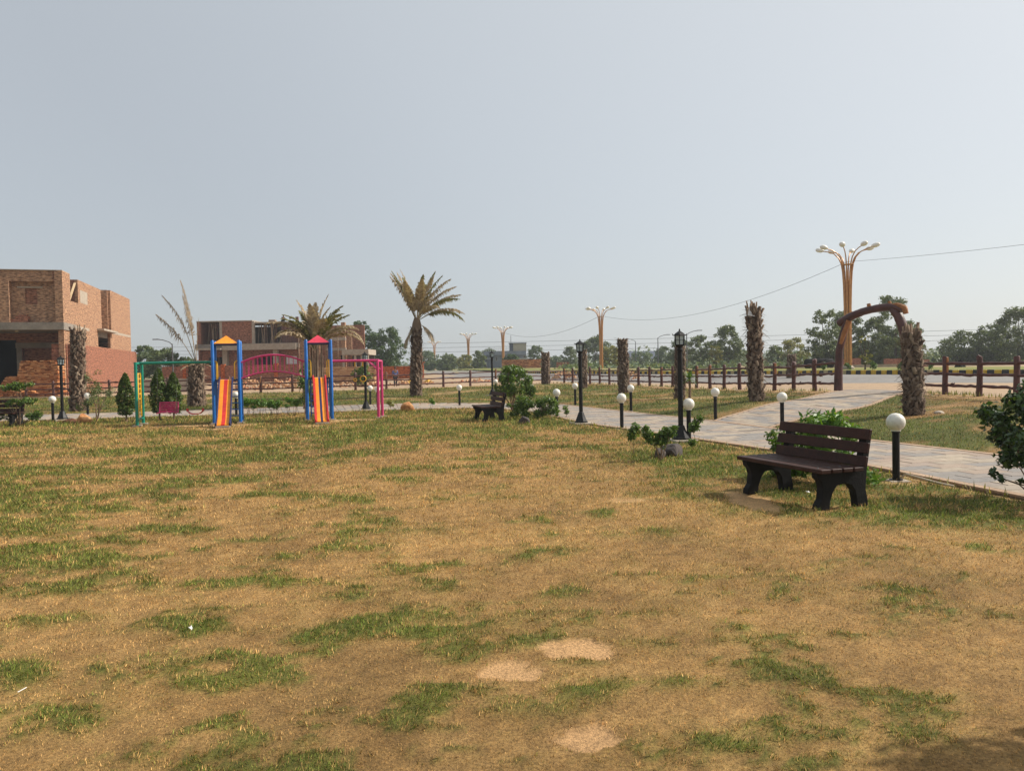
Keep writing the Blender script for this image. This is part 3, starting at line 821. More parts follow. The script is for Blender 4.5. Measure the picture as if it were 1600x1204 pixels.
# ------------------------------------------------------------------ globe lamps
def make_globe(label):
    t = thing('globe_lamp', label, 'garden lamp', group='white globe lamps along the footpath')
    MB().lathe([(.046, .012), (.046, .63), (.052, .632), (.052, .655)], 18).build('post', M['black_metal'], t, True)
    MB().lathe([(.085, 0), (.085, .014), (.05, .016), (.048, .03)], 18).build('base_plate', M['black_metal'], t, True)
    MB().box(-.14, .14, -.14, .14, -.1, .004).build('footing', M['concrete_pale'], t, bevel=.01)
    MB().lathe([(.06, .652), (.062, .665)]+[(.119*math.cos(a), .772+.119*math.sin(a)) for a in np.linspace(-1.05, 1.5, 16)]+[(.0, .891)], 24).build('globe', M['globe'], t, True)
    return t
g0 = make_globe('biggest globe lamp, standing in the grass right of the nearest bench')
g0.location = (5.08, 10.0, 0)
for lab, x, y in [('globe lamp close behind the nearest tall lantern post', 3.6, 15.42), ('globe lamp rising behind the left end of the nearest bench', 6.29, 17.6),
        ('globe lamp at the left corner where the branch path leaves the main path', 5.61, 20.86), ('globe lamp on the lawn edge midway between the two right lantern posts', 2.72, 18.8),
        ('globe lamp across the path in front of the tall leafless palm trunks and bank', 4.01, 25.52), ('globe lamp right of the clipped low shrub near the middle bench', 1.38, 23.48),
        ('small globe lamp across the path between shrub and slim lantern post', 2.51, 30.1), ('lone globe lamp on the far path edge left of the middle bench', -2.22, 31.74),
        ('globe lamp in front of the brick stack, left of a lantern post', -16.13, 26.48), ('globe lamp left of the pink swing frame legs, behind the path', -6.36, 33.82),
        ('globe lamp half hidden by the pink swing frame legs', -5.62, 31.48), ('globe lamp seen through the ladder of the yellow roofed tower', -10.05, 27.46),
        ('globe lamp beside the feathery young tree and orange rock', -17.05, 30.3), ('globe lamp mostly hidden behind the rounded bushy tree', -.82, 37.5)]:
    dup(g0, lab, (x, y, tz(x, y)), random.uniform(0, 6))

# ------------------------------------------------------------------ lantern posts
def make_lantern(label):
    t = thing('lantern_post', label, 'lamp post', group='black lantern posts along the footpath')
    MB().box(-.26, .26, -.26, .26, -.1, .055).build('plinth', M['concrete_pale'], t, bevel=.012)
    MB().lathe([(.19, .057), (.19, .085), (.165, .10), (.115, .22), (.075, .33), (.058, .345)], 8).build('base_cone', M['black_metal'], t)
    MB().lathe([(.052, .34), (.05, 1.86), (.066, 1.865), (.066, 1.89), (.05, 1.90), (.05, 1.93)], 16).build('post', M['black_metal'], t, True)
    h = MB().lathe([(.045, 1.93), (.075, 1.95), (.10, 1.975), (.10, 1.99)], 6).build('lantern_base', M['black_metal'], t)
    g = MB().lathe([(.082, 1.992), (.098, 2.165)], 6).build('pane', M['glass_pale'], t)
    fr = MB()
    for k in range(6):
        a = k*math.pi/3
        fr.bar((.092*math.cos(a), .092*math.sin(a), 1.985), (.108*math.cos(a), .108*math.sin(a), 2.17), .016, .016)
        b = a+math.pi/3
        fr.bar((.10*math.cos(a), .10*math.sin(a), 2.08), (.10*math.cos(b), .10*math.sin(b), 2.08), .008, .008)
    fr.build('cage', M['black_metal'], t)
    rf = MB().lathe([(.118, 2.17), (.142, 2.178), (.10, 2.215), (.055, 2.245), (.03, 2.262), (.014, 2.27), (.02, 2.285), (.006, 2.315)], 6)
    for k in range(6):
        a = k*math.pi/3
        rf.tube([(.135*math.cos(a), .135*math.sin(a), 2.176), (.16*math.cos(a), .16*math.sin(a), 2.19), (.165*math.cos(a), .165*math.sin(a), 2.215)], [.01, .008, .004], 5)
    rf.build('roof', M['black_metal'], t)
    return t
l0 = make_lantern('tallest, nearest lantern post beside the grey slab rock on the lawn edge')
l0.location = (3.44, 15.44, 0); l0.rotation_euler.z = .3
for lab, x, y in [('slim lantern post left of the path, between shrub and globe lamps', 1.86, 20.48), ('lantern post rising behind the rounded bushy tree in the middle', -1.0, 38.5),
        ('lantern post in front of the brick stack at the left house', -15.95, 26.74), ('lantern post under the pink swing beam right of the red tower', -5.75, 29.64)]:
    dup(l0, lab, (x, y, tz(x, y)), random.uniform(0, 1))

# ------------------------------------------------------------------ playground set
PT = R(16.2); PO = Vector((-9.0, 23.9, 0))
play = thing('playground_set', 'colourful playground set of two slide towers joined by a pink arched bridge', 'playground', PO, PT)
def pw(x, y):      # world offset -> local of the set
    v = Matrix.Rotation(-PT, 3, 'Z') @ Vector((x-PO.x, y-PO.y, 0)); return v.x, v.y
def tower(u, roofm, rails):
    for sx in (-1, 1):
        for sy in (-1, 1):
            p = MB().lathe([(.05, -.1), (.05, 2.57), (.035, 2.6)], 14, (u+sx*.385, sy*.385, 0)).build('tower_post', M['play_blue'], play, True)
            MB().box(u+sx*.385-.11, u+sx*.385+.11, sy*.385-.11, sy*.385+.11, -.1, .035).build('footing', M['concrete_pale'], p, bevel=.01)
    rf = MB()
    rf.add([(u-.36,-.36,2.50),(u+.36,-.36,2.50),(u+.36,.36,2.50),(u-.36,.36,2.50),(u,0,2.76)], [(0,1,4),(1,2,4),(2,3,4),(3,0,4),(3,2,1,0)])
    rf.build('roof', roofm, play)
    fr = MB()
    for a, b in (((-.34,-.385),(.34,-.385)),((-.34,.385),(.34,.385)),((-.385,-.34),(-.385,.34)),((.385,-.34),(.385,.34))):
        fr.bar((u+a[0], a[1], 2.475), (u+b[0], b[1], 2.475), .04, .04)
    fr.build('roof_frame', M['play_blue_dark'], play)
    MB().box(u-.36, u+.36, -.36, .36, 1.33, 1.38).build('deck', M['play_blue_dark'], play)
    for s in (-1, 1):
        MB().tube([(u+s*.25, -.40, 1.38), (u+s*.25, -.40, 1.86), (u+s*.27, -.37, 1.93), (u+s*.32, -.34, 1.95), (u+s*.345, -.2, 1.95), (u+s*.345, .3, 1.95), (u+s*.345, .3, 1.38)], .017, 8).build('handrail', M['play_yellow'], play, True)
    # ladder at the back
    ld = MB()
    for s in (-1, 1): ld.tube([(u+.02+s*.27, .42, 1.38), (u+.02+s*.27, .62, .02)], .022, 8)
    ld.build('ladder_rail', M['play_blue'], play, True)
    for k in range(6):
        t = (k+.7)/6.5
        MB().tube([(u+.02-.27, .42+.2*t, 1.38-1.36*t), (u+.02+.27, .42+.2*t, 1.38-1.36*t)], .016, 8).build('rung', M['play_blue'], play, True)
    tie = MB()
    for s in (-1, 1):
        tie.bar((u+s*.385, -.34, .22), (u+s*.385, .34, .22), .05, .05)
    tie.build('tie_bar', M['play_blue'], play)
def slide(u, side_m, lane, shape):
    """lane: colours across the chute from left to right"""
    prof = [(-.40, 1.385), (-.55, 1.36), (-.75, 1.2), (-1.35, .62), (-1.75, .24), (-1.95, .12), (-2.15, .085)]
    s_ = MB(); w = .165
    root = None
    x = -w
    for i, (wd, m) in enumerate(lane):
        c = MB(); v = []
        for y, z in prof: v += [(u+x, y, z), (u+x+wd, y, z), (u+x+wd, y, z-.03), (u+x, y, z-.03)]
        f = []
        for k in range(len(prof)-1):
            a, b = 4*k, 4*k+4
            f += [(a, a+1, b+1, b), (a+1, a+2, b+2, b+1), (a+2, a+3, b+3, b+2), (a+3, a, b, b+3)]
        f += [(0, 3, 2, 1), (4*len(prof)-4, 4*len(prof)-3, 4*len(prof)-2, 4*len(prof)-1)]
        o = c.add(v, f).build('slide' if root is None else 'chute_strip', m, play if root is None else root)
        root = root or o; x += wd
    for s in (-1, 1):
        c = MB(); v = []
        for j, (y, z) in enumerate(prof):
            h = .075 if j < len(prof)-1 else .05
            a, b = u+s*(w+.002), u+s*(w+.045)
            v += [(a, y, z-.05), (b, y, z-.05), (b, y, z+h), (a, y, z+h)]
        f = []
        for k in range(len(prof)-1):
            a, b = 4*k, 4*k+4
            f += [(a, a+1, b+1, b), (a+1, a+2, b+2, b+1), (a+2, a+3, b+3, b+2), (a+3, a, b, b+3)]
        f += [(0, 3, 2, 1), (4*len(prof)-4, 4*len(prof)-3, 4*len(prof)-2, 4*len(prof)-1)]
        c.add(v, f).build('slide_side', side_m, root, bevel=.006)
    MB().box(u-.2, u+.2, -2.17, -1.95, -.08, .05).build('slide_foot', M['concrete_pale'], root, bevel=.01)
    for s in (-1, 1): MB().tube([(u+s*.18, -1.45, .47), (u+s*.18, -1.5, 0)], .018, 6).build('slide_leg', M['play_blue_dark'], root, True)
tower(0, M['play_orange'], 1)
tower(2.8, M['play_redpink'], 1)
slide(0, M['play_blue_dark'], [(.112, M['play_orange']), (.106, M['play_red']), (.112, M['play_orange'])], 0)
slide(2.8, M['play_red'], [(.03, M['play_red']), (.10, M['play_orange']), (.07, M['play_blue_dark']), (.10, M['play_orange']), (.03, M['play_red'])], 0)
# pink arched bridge
def bz(t, lo, hi): return lo+(hi-lo)*(1-(2*t-1)**2)
for s in (-1, 1):
    y = s*.33
    MB().tube([(.44+1.92*t, y, bz(t, 1.90, 2.13)) for t in np.linspace(0, 1, 17)], .024, 10).build('bridge_top_rail', M['play_pink'], play, True)
    MB().tube([(.44+1.92*t, y, bz(t, 1.40, 1.60)) for t in np.linspace(0, 1, 17)], .024, 10).build('bridge_bottom_rail', M['play_pink'], play, True)
    for k in range(14):
        t = (k+.5)/14
        MB().tube([(.44+1.92*t, y, bz(t, 1.40, 1.60)), (.44+1.92*t, y, bz(t, 1.90, 2.13))], .0105, 6).build('baluster', M['play_pink'], play, True)
for k in range(13):
    t = (k+.5)/13
    MB().box(.44+1.92*t-.066, .44+1.92*t+.066, -.305, .305, bz(t, 1.40, 1.60)-.02, bz(t, 1.40, 1.60)+.012).build('bridge_plank', M['play_pink'], play)
# green swing frame at the left
gx, gy = pw(-11.6, 23.5); dY = Vector((.0, 1, 0)); dP = Matrix.Rotation(-PT, 3, 'Z') @ Vector((.0, 1, 0))
def gp(k, z): return (gx+dY.x*k, gy+dY.y*k, z)
for k in (-.5, .5):
    p = MB().tube([gp(k, -.1), gp(k, 1.96)], .046, 14).build('swing_frame_post', M['play_green'], play, True)
    q = gp(k, 0); MB().box(q[0]-.13, q[0]+.13, q[1]-.13, q[1]+.13, -.1, .04).build('footing', M['concrete_pale'], p, bevel=.01)
MB().tube([gp(-.5, 1.92), gp(.5, 1.92)], .04, 12).build('cross_beam', M['play_green'], play, True)
MB().tube([gp(-.5, .2), gp(.5, .2)], .03, 12).build('tie_bar', M['play_green'], play, True)
MB().tube([gp(0, 1.93), (-.37, -.02, 1.93)], .042, 14).build('swing_beam', M['play_green'], play, True)
# yellow climbing board with round holes between the green posts
lad = MB()
for s in (-.2, .2): lad.tube([gp(s, .28), gp(s, 1.56), gp(s*.75, 1.62)], .024, 8)
lad.build('climbing_ladder', M['play_yellow'], play, True)
for k in range(8):
    MB().tube([gp(-.2, .36+.155*k), gp(.2, .36+.155*k)], .022, 8).build('rung', M['play_yellow'], play, True)
# pink swing frame at the right
px_, py_ = pw(-4.4, 25.15)
def pp(k, z): return (px_+dP.x*k, py_+dP.y*k, z)
for k in (-.36, .36):
    p = MB().tube([pp(k, -.1), pp(k, 1.90)], .046, 14).build('swing_frame_post', M['play_pink'], play, True)
    q = pp(k, 0); MB().box(q[0]-.13, q[0]+.13, q[1]-.13, q[1]+.13, -.1, .04).build('footing', M['concrete_pale'], p, bevel=.01)
MB().tube([pp(-.36, 1.88), pp(.36, 1.88)], .04, 12).build('cross_beam', M['play_pink'], play, True)
MB().tube([(3.17, -.02, 1.90), pp(0, 1.90)], .042, 14).build('swing_beam', M['play_pink'], play, True)
for k in (-.36, .36):
    a = Vector(pp(0, 1.87)); q = Vector((3.17, -.02, 1.87)); d = (q-a).normalized()
    MB().tube([a+d*.36, Vector(pp(k, 1.58))], .022, 8).build('brace', M['play_pink'], play, True)
# the swings hang from the beams: things of their own
def hang(name, label, u, z, grp=None):
    g0_, g1_ = Vector(gp(0, 1.93)), Vector((-.37, -.02, 1.93))
    return None
def on_beam(t, z, beam='green'):
    a, b = (Vector(gp(0, 1.93)), Vector((-.37, -.02, 1.93))) if beam == 'green' else (Vector((3.17, -.02, 1.90)), Vector(pp(0, 1.90)))
    w = Matrix.Translation(PO) @ Matrix.Rotation(PT, 4, 'Z') @ (a+(b-a)*t); w.z = z; d = (b-a); d.rotate(Euler((0, 0, PT)))
    return w, math.atan2(d.y, d.x)
def chain(mb, a, b, r=.007):
    n = 9; a, b = Vector(a), Vector(b)
    for i in range(n):
        mb.tube([a+(b-a)*(i/n), a+(b-a)*((i+.9)/n)], r, 4)
w, ang_ = on_beam(.36, .36)
sw = thing('bench_swing', 'small pink slatted two seat swing hanging from the green beam', 'swing', w, ang_)
for s in (-1, 1):
    MB().tube([(s*.28, -.14, .0), (s*.28, .12, .0), (s*.28, .2, .34)], .016, 8).build('seat_frame', M['play_pink'], sw, True)
for k in range(5): MB().box(-.28, .28, .125+k*.017, .14+k*.017, .045+k*.065, .085+k*.065).build('back_slat', M['play_pink'], sw)
for k in range(4): MB().box(-.28, .28, -.14+k*.065, -.095+k*.065, .012, .028).build('seat_slat', M['play_pink'], sw)
for s in (-1, 1):
    mb = MB(); chain(mb, (s*.28, 0, 0), (s*.28, 0, 1.54)); mb.build('chain', M['steel'], sw)
w, ang_ = on_beam(.73, .30)
sw = thing('swing', 'single swing with curved red seat on thin chains beside the yellow roofed tower', 'swing', w, ang_)
v = []; n = 9
for i in range(n):
    t = i/(n-1)*2-1; x = t*.23; z = .075*t**4+.02*t*t
    v += [(x, -.085, z), (x, .085, z), (x, .085, z+.028), (x, -.085, z+.028)]
f = []
for i in range(n-1):
    a, b = 4*i, 4*i+4; f += [(a, a+1, b+1, b), (a+1, a+2, b+2, b+1), (a+2, a+3, b+3, b+2), (a+3, a, b, b+3)]
f += [(0, 3, 2, 1), (4*n-4, 4*n-3, 4*n-2, 4*n-1)]
MB().add(v, f).build('seat', M['play_red'], sw, bevel=.006)
for s in (-1, 1):
    MB().box(s*.235-.02, s*.235+.02, -.06, .06, .095, .19).build('hanger', M['play_red'], sw)
    mb = MB(); chain(mb, (s*.235, 0, .19), (s*.235, 0, 1.60)); mb.build('chain', M['steel'], sw)
for t, z, lab, r in ((.66, 1.30, 'larger yellow hanging ring below the pink swing beam', .095), (.50, 1.27, 'smaller yellow hanging grip left of the ring below the pink beam', .045)):
    w, ang_ = on_beam(t, z, 'pink')
    rg = thing('hanging_ring', lab, 'exercise ring', w, ang_)
    pts = [(r*math.cos(a), 0, r*math.sin(a)) for a in np.linspace(0, 2*math.pi, 18)]
    MB().tube(pts, .016, 8).build('ring', M['play_yellow'], rg, True)
    mb = MB(); chain(mb, (0, 0, r), (0, 0, 1.88-z-.16)); mb.build('chain', M['steel'], rg)
    MB().tube([(0, 0, 1.88-z-.17), (0, 0, 1.88-z-.02)], .02, 8).build('chain_sleeve', M['play_yellow'], rg, True)

# ------------------------------------------------------------------ rocks, litter, conduit
def rock(name, label, loc, size, mat, seed, rz=0, sub=3):
    bm = bmesh.new(); bmesh.ops.create_icosphere(bm, subdivisions=sub, radius=1)
    rnd = np.random.default_rng(seed); pl = rnd.normal(size=(11, 3)); pl /= np.linalg.norm(pl, axis=1)[:, None]; dd = .55+.4*rnd.random(11)
    for v in bm.verts:
        p = np.array(v.co)
        for q, e in zip(pl, dd):
            s = p@q-e
            if s > 0: p = p-q*s*.92
        p = p*(1+.05*(rnd.random()-.5))
        v.co = (p[0]*size[0], p[1]*size[1], p[2]*size[2])
    for f in bm.faces: f.smooth = False
    me = bpy.data.meshes.new(name); bm.to_mesh(me); bm.free(); me.materials.append(mat)
    o = put(name, me, None, loc, (0, 0, rz)); return tag(o, label, 'rock')
rock('rock', 'dark grey slab rock leaning in the grass in front of the tallest lantern post', (2.74, 13.05, .08), (.25, .19, .16), M['rock_grey'], 3, .4)
rock('rock', 'smaller dark stone behind the stems of the young shrub by the slab rock', (2.50, 12.85, .03), (.14, .12, .14), M['rock_grey'], 5, 1.2)
rock('rock', 'small grey stone in the grass below the clipped low shrub', (.30, 21.1, .05), (.19, .15, .17), M['rock_grey'], 8, .2)
rock('rock', 'ochre boulder at the path edge right of the pink swing frame', (-3.95, 28.6, .12), (.30, .22, .24), M['rock_orange'], 12, .5)
rock('rock', 'orange boulder at the foot of the feathery young tree', (-14.24, 25.1, .12), (.24, .2, .25), M['rock_orange'], 14, .1)
rock('rock', 'flat brown stone between the left lantern post and the orange boulder', (-14.8, 25.25, .05), (.26, .18, .14), M['rock_brown'], 17, .3)
rock('rock', 'pale stone in the grass at the foot of the thick stump by the arch', (10.35, 18.3, tz(10.35, 18.3)), (.16, .1, .08), M['concrete_pale'], 19, .3, 2)
def scrap(label, x, y, s, seed):
    rnd = random.Random(seed); mb = MB()
    g = [[(s*(i-1)+rnd.uniform(-.3, .3)*s, s*(j-1)+rnd.uniform(-.3, .3)*s, rnd.uniform(.01, .035)) for j in range(3)] for i in range(3)]
    v = [p for r_ in g for p in r_]; v += [(p[0], p[1], p[2]+.002) for p in v]
    f = []
    for i in range(2):
        for j in range(2):
            a = i*3+j; f += [(a, a+1, a+4, a+3), (a+9, a+12, a+13, a+10)]
    o = mb.add(v, f).build('paper_scrap', M['paper'], None); o.location = (x, y, tz(x, y)+.01)
    return tag(o, label, 'litter')
scrap('crumpled white paper scrap in a green patch, left foreground lawn', -2.01, 4.62, .010, 1)
scrap('white paper scrap in the grass under the nearest bench', 3.54, 9.06, .022, 2)
st_ = MB().tube([(-.022, 0, .012), (.022, .012, .018)], .0022, 6).build('paper_straw', M['paper']); st_.location = (-2.49, 3.76, .01); st_.rotation_euler.z = .9
tag(st_, 'thin white straw lying in the grass at the far lower left', 'litter')
cd = MB().tube([(5.12, 9.97, .03), (5.16, 9.9, .09), (5.26, 9.72, .06), (5.36, 9.5, .03), (5.44, 9.3, .02)], .016, 8).build('cable_conduit', M['pvc'], None, True)
tag(cd, 'bent pale conduit running from the foot of the biggest globe lamp', 'conduit')
# ------------------------------------------------------------------ leaves, shrubs, trees
def leaf_cloud(name, C, N, size, mat, parent, loc=(0,0,0), aspect=.45, up=.35, var=.35):
    """loose rhombic leaves at points C, facing loosely outward along N"""
    C = np.asarray(C); n = len(C)
    nr = N*.6+RNG.normal(0, .7, (n, 3)); nr[:, 2] += up
    nr /= np.linalg.norm(nr, axis=1)[:, None]
    t = np.cross(nr, RNG.normal(0, 1, (n, 3))); t /= np.linalg.norm(t, axis=1)[:, None]
    b = np.cross(nr, t)
    s = (size*(1+var*RNG.normal(0, 1, n))).clip(size*.4, size*1.9)[:, None]
    V = np.empty((n, 4, 3))
    V[:, 0] = C-t*s*.5; V[:, 1] = C+b*s*aspect*.5+nr*s*.06; V[:, 2] = C+t*s*.5-nr*s*.05; V[:, 3] = C-b*s*aspect*.5+nr*s*.06
    return put(name, np_mesh(name, V.reshape(-1, 3), np.arange(4*n).reshape(n, 4), mat), parent, loc)
def clumps(cs, rs, per, flat=.8, shell=.55):
    """points and outward normals in a set of leafy clumps"""
    P, Nn = [], []
    for c, r in zip(cs, rs):
        k = max(4, int(per*(r/np.mean(rs))**2))
        d = RNG.normal(size=(k, 3)); d /= np.linalg.norm(d, axis=1)[:, None]
        q = r*(shell+(1-shell)*RNG.random(k)**.6)[:, None]*(1+.18*RNG.normal(size=(k, 1)))
        P.append(np.asarray(c)+d*q*np.array([1, 1, flat])); Nn.append(d)
    return np.concatenate(P), np.concatenate(Nn)
def limbs(mb, base, tips, r0, r1=.3, n=6, wob=.08):
    for tp in tips:
        a, b = Vector(base), Vector(tp); L = (b-a).length
        m1 = a.lerp(b, .35)+Vector((random.uniform(-1, 1), random.uniform(-1, 1), .6))*L*wob
        m2 = a.lerp(b, .7)+Vector((random.uniform(-1, 1), random.uniform(-1, 1), .3))*L*wob
        mb.tube([a, m1, m2, b], [r0, r0*.75, r0*.5, r0*r1], n, jit=.05)

def far_tree(label, x, y, h, w, leaf, cb=.28, nl=1800, ls=.4, shape='round', nclump=26, group=None, seed=0, name='tree', zb=None, skirt=0):
    """broadleaf tree: trunk and limbs, crown of separate leaf clumps with gaps; cb = height of the crown's underside"""
    random.seed(seed+int(x*7)+int(y*3)); global RNG
    z = tz(x, y) if zb is None else zb
    t = thing(name, label, 'tree', (x, y, z), random.uniform(0, 6.28), group)
    cs, rs = [], []
    hc = h*(1-cb)
    for i in range(nclump):
        u = random.random(); a = random.uniform(0, 6.28)
        zz_ = h*cb+hc*(.08+.86*u)
        if shape == 'round': pr = math.sqrt(max(.05, 1-(2*u-.85)**2/1.35))
        elif shape == 'umbrella': pr = .35+.65*math.sin(math.pi*min(1, u*.9+.25)); zz_ = h*cb+hc*(.35+.6*u*(1-.25*random.random()))
        elif shape == 'tall': pr = .55+.45*math.sin(math.pi*u)
        else: pr = 1-.75*u
        q = w/2*pr*math.sqrt(random.uniform(.12, 1))*.9
        cs.append((math.cos(a)*q, math.sin(a)*q, zz_)); rs.append(w*random.uniform(.055, .13))
    if skirt:
        for i in range(skirt):
            a = random.uniform(0, 6.28); q = w/2*random.uniform(.1, 1.0)
            cs.append((math.cos(a)*q, math.sin(a)*q, h*random.uniform(.03, .38))); rs.append(w*random.uniform(.08, .14))
    P, Nn = clumps(cs, rs, nl/nclump, .75, .35)
    mb = MB()
    top = h*cb+hc*.45
    lean = (random.uniform(-.03, .03)*h, random.uniform(-.03, .03)*h)
    mb.tube([(0, 0, -.3), (lean[0]*.3, lean[1]*.3, h*cb*.5), (lean[0], lean[1], h*cb*1.05), (lean[0]*1.2, lean[1], top)], [h*.030, h*.022, h*.018, h*.008], 8, jit=.06)
    limbs(mb, (lean[0], lean[1], h*cb*.95), random.sample(cs, min(8, len(cs))), h*.012)
    mb.build('trunk', M['trunk'], t, True)
    leaf_cloud('crown', P, Nn, ls, M['leaf_'+leaf], t, aspect=.6)
    return t

def shrub(name, label, cat, x, y, stems, cl, leaf, nl, ls, sr=.012, group=None, asp=.5, z=None, root=(0, 0), flat=.85):
    """small bush: cl = leafy clumps (x, y, z, radius), stems run up to those listed"""
    t = thing(name, label, cat, (x, y, tz(x, y) if z is None else z), 0, group)
    cs = [c[:3] for c in cl]; rs = [c[3] for c in cl]
    P, Nn = clumps(cs, rs, nl/len(cl), flat, .3)
    leaf_cloud('foliage', P, Nn, ls, M['leaf_'+leaf], t, aspect=asp)
    for i in stems:
        mb = MB(); limbs(mb, (root[0]+random.uniform(-.03, .03), root[1]+random.uniform(-.03, .03), -.04), [cs[i]], sr, .35, 6, .1)
        mb.build('stem', M['twig'], t, True)
    return t

random.seed(17)
# the nearest bush at the right edge
cl = []
for i in range(58):
    u = random.random(); a = random.uniform(0, 6.28); zc = .44+.86*u
    q = (.66*math.sin(math.pi*(.22+.66*u)))*math.sqrt(random.random())
    cl.append((math.cos(a)*q, math.sin(a)*q, zc, random.uniform(.09, .15)))
cl += [(-.58, -.05, .27, .05), (-.66, -.02, .33, .05), (-.40, -.1, .24, .045), (-.24, -.2, .20, .05)]
shrub('bush', 'large dark glossy bush cut by the right edge, beside the paved path', 'bush', 5.95, 8.35, list(range(0, 26))+[58, 59, 60, 61], cl, 'glossy', 8200, .062, .013, asp=.58)
# behind the nearest bench
cl = [(random.uniform(-.62, .55), random.uniform(-.3, .3), 0, random.uniform(.11, .18)) for i in range(30)]
cl = [(a, b, max(.12, random.uniform(.12, .88)*(1-.4*abs(a))), r) for a, b, _, r in cl]
t = shrub('shrub', 'bright green leafy shrub growing close behind the nearest bench', 'shrub', 4.08, 9.85, range(0, 30, 3), cl, 'bright', 3400, .085, .010, asp=.34)
t.rotation_euler.z = R(-62)
cl = [(random.uniform(-.25, .25), random.uniform(-.2, .2), random.uniform(.1, .62), random.uniform(.09, .15)) for i in range(14)]
shrub('shrub', 'dark leafy shrub at the left end of the nearest bench back', 'shrub', 3.85, 10.35, range(0, 14, 3), cl, 'shrub', 1300, .08, .01, asp=.36)
# rounded bushy tree by the middle bench
cl = []
for i in range(64):
    u = random.random(); a = random.uniform(0, 6.28); q = .82*math.sqrt(max(0, 1-(1.8*u-.75)**2*.85))*math.sqrt(random.random())
    cl.append((math.cos(a)*q, math.sin(a)*q*.9, .72+.98*u, random.uniform(.13, .21)))
cl += [(.62+random.uniform(-.15, .25), random.uniform(-.2, .2), random.uniform(.52, .95), .15) for _ in range(8)]
shrub('bushy_tree', 'rounded bushy green tree with several pale stems behind the middle bench', 'tree', .05, 26.6, range(0, 30, 3), cl, 'shrub', 6800, .085, .03, asp=.5).scale = (.84, .84, .93)
# clipped low shrub group right of it
cl = [(random.uniform(-.62, .62), random.uniform(-.25, .25), random.uniform(.12, .62), random.uniform(.11, .17)) for i in range(34)]
shrub('shrub', 'wide low clipped shrub with twiggy base right of the middle bench', 'shrub', .72, 22.9, range(0, 34, 2), cl, 'shrub', 3000, .075, .009, asp=.5)
cl = [(random.uniform(-.3, .3), random.uniform(-.2, .2), random.uniform(.05, .45), random.uniform(.09, .14)) for i in range(12)]
shrub('shrub', 'small loose shrub at the foot of the rounded bushy tree', 'shrub', .16, 23.9, range(0, 12, 3), cl, 'shrub', 900, .08, .008, asp=.45)
shrub('seedling', 'tiny leafy seedling just right of the globe lamp by the clipped shrub', 'plant', 1.62, 23.1, [0, 1], [(0, 0, .32, .09), (.04, 0, .18, .08)], 'shrub', 160, .07, .007)
# by the grey rock
shrub('young_shrub', 'knee high young shrub with bare lower stems by the grey slab rock', 'shrub', 2.42, 12.45, [0, 2, 3, 5, 6, 8], [(-.19, .05, .46, .10), (-.14, 0, .36, .09), (.02, .02, .32, .11), (.12, 0, .50, .10), (.2, .03, .46, .09), (.1, .05, .40, .10), (.0, 0, .42, .08), (.24, .0, .54, .05), (-.22, .02, .54, .06)], 'shrub', 1000, .062, .010)
shrub('sapling', 'thin stemmed sapling with one leafy tuft left of the slab rock shrub', 'plant', 2.12, 13.2, [0], [(0, 0, .42, .10), (.04, 0, .50, .09), (-.05, 0, .34, .08)], 'shrub', 330, .06, .007)
shrub('sapling', 'leaning sapling right of the tallest lantern post', 'plant', 3.42, 14.15, [0, 3], [(.0, 0, .44, .11), (.09, 0, .56, .09), (-.05, 0, .36, .08), (-.06, .0, .12, .09)], 'shrub', 460, .06, .007)
# columnar cypresses and the topiary at the left
def cypress(label, x, y, h, w):
    t = thing('cypress', label, 'conifer', (x, y, tz(x, y)), random.uniform(0, 6), 'clipped conifers behind the green swing frame')
    n = 3000; u = RNG.random(n)**.85; a = RNG.random(n)*6.283
    pr = np.sin(np.pi*np.clip(u*.86+.14, 0, 1))**.62*(1-.35*u)
    q = w/2*pr*(.55+.5*RNG.random(n)**.5)*(1+.14*np.sin(a*3+u*17)+.08*np.sin(a*5-u*29))
    z = h*(.15+.85*u)
    P = np.stack([np.cos(a)*q, np.sin(a)*q, z], 1); Nn = np.stack([np.cos(a), np.sin(a), np.full(n, .5)], 1)
    leaf_cloud('foliage', P, Nn, .095, M['leaf_cypress'], t, aspect=.45, up=.7)
    MB().tube([(0, 0, -.05), (.01, 0, h*.2), (0, 0, h*.6)], [.035, .028, .012], 7).build('trunk', M['twig'], t, True)
cypress('dark conifer left of the green swing frame posts', -12.85, 25.1, 1.62, .58)
cypress('left of two touching conifers behind the pink bench swing', -11.98, 25.6, 1.75, .62)
cypress('right of two touching conifers behind the pink bench swing', -11.55, 25.75, 1.62, .58)
cl = []
for cx_, cz_, rr_, k in ((-.25, 1.28, .30, 12), (.18, 1.35, .26, 9), (.12, .78, .40, 14), (-.32, .30, .28, 8), (.42, .33, .32, 10)):
    for i in range(k): cl.append((cx_+random.uniform(-1, 1)*rr_, random.uniform(-.2, .2), cz_+random.uniform(-.09, .09), random.uniform(.08, .13)))
shrub('tiered_shrub', 'shrub clipped in flat tiers on bare stems beside the cut off bench', 'shrub', -15.95, 24.35, [0, 3, 13, 22, 25, 30, 36, 40, 45, 48], cl, 'shrub', 2600, .075, .018)
cl = [(random.gauss(.05, .22), random.gauss(0, .2), random.uniform(.35, 1.2), random.uniform(.12, .2)) for i in range(18)]+[(random.gauss(-.12, .12), random.gauss(0, .1), random.uniform(1.1, 1.75), random.uniform(.09, .14)) for i in range(9)]
shrub('young_tree', 'feathery young tree with thin dusty leaves behind the orange boulder', 'tree', -14.35, 26.05, [0, 4, 8, 12, 20, 24], cl, 'dark', 1700, .07, .022, asp=.3)
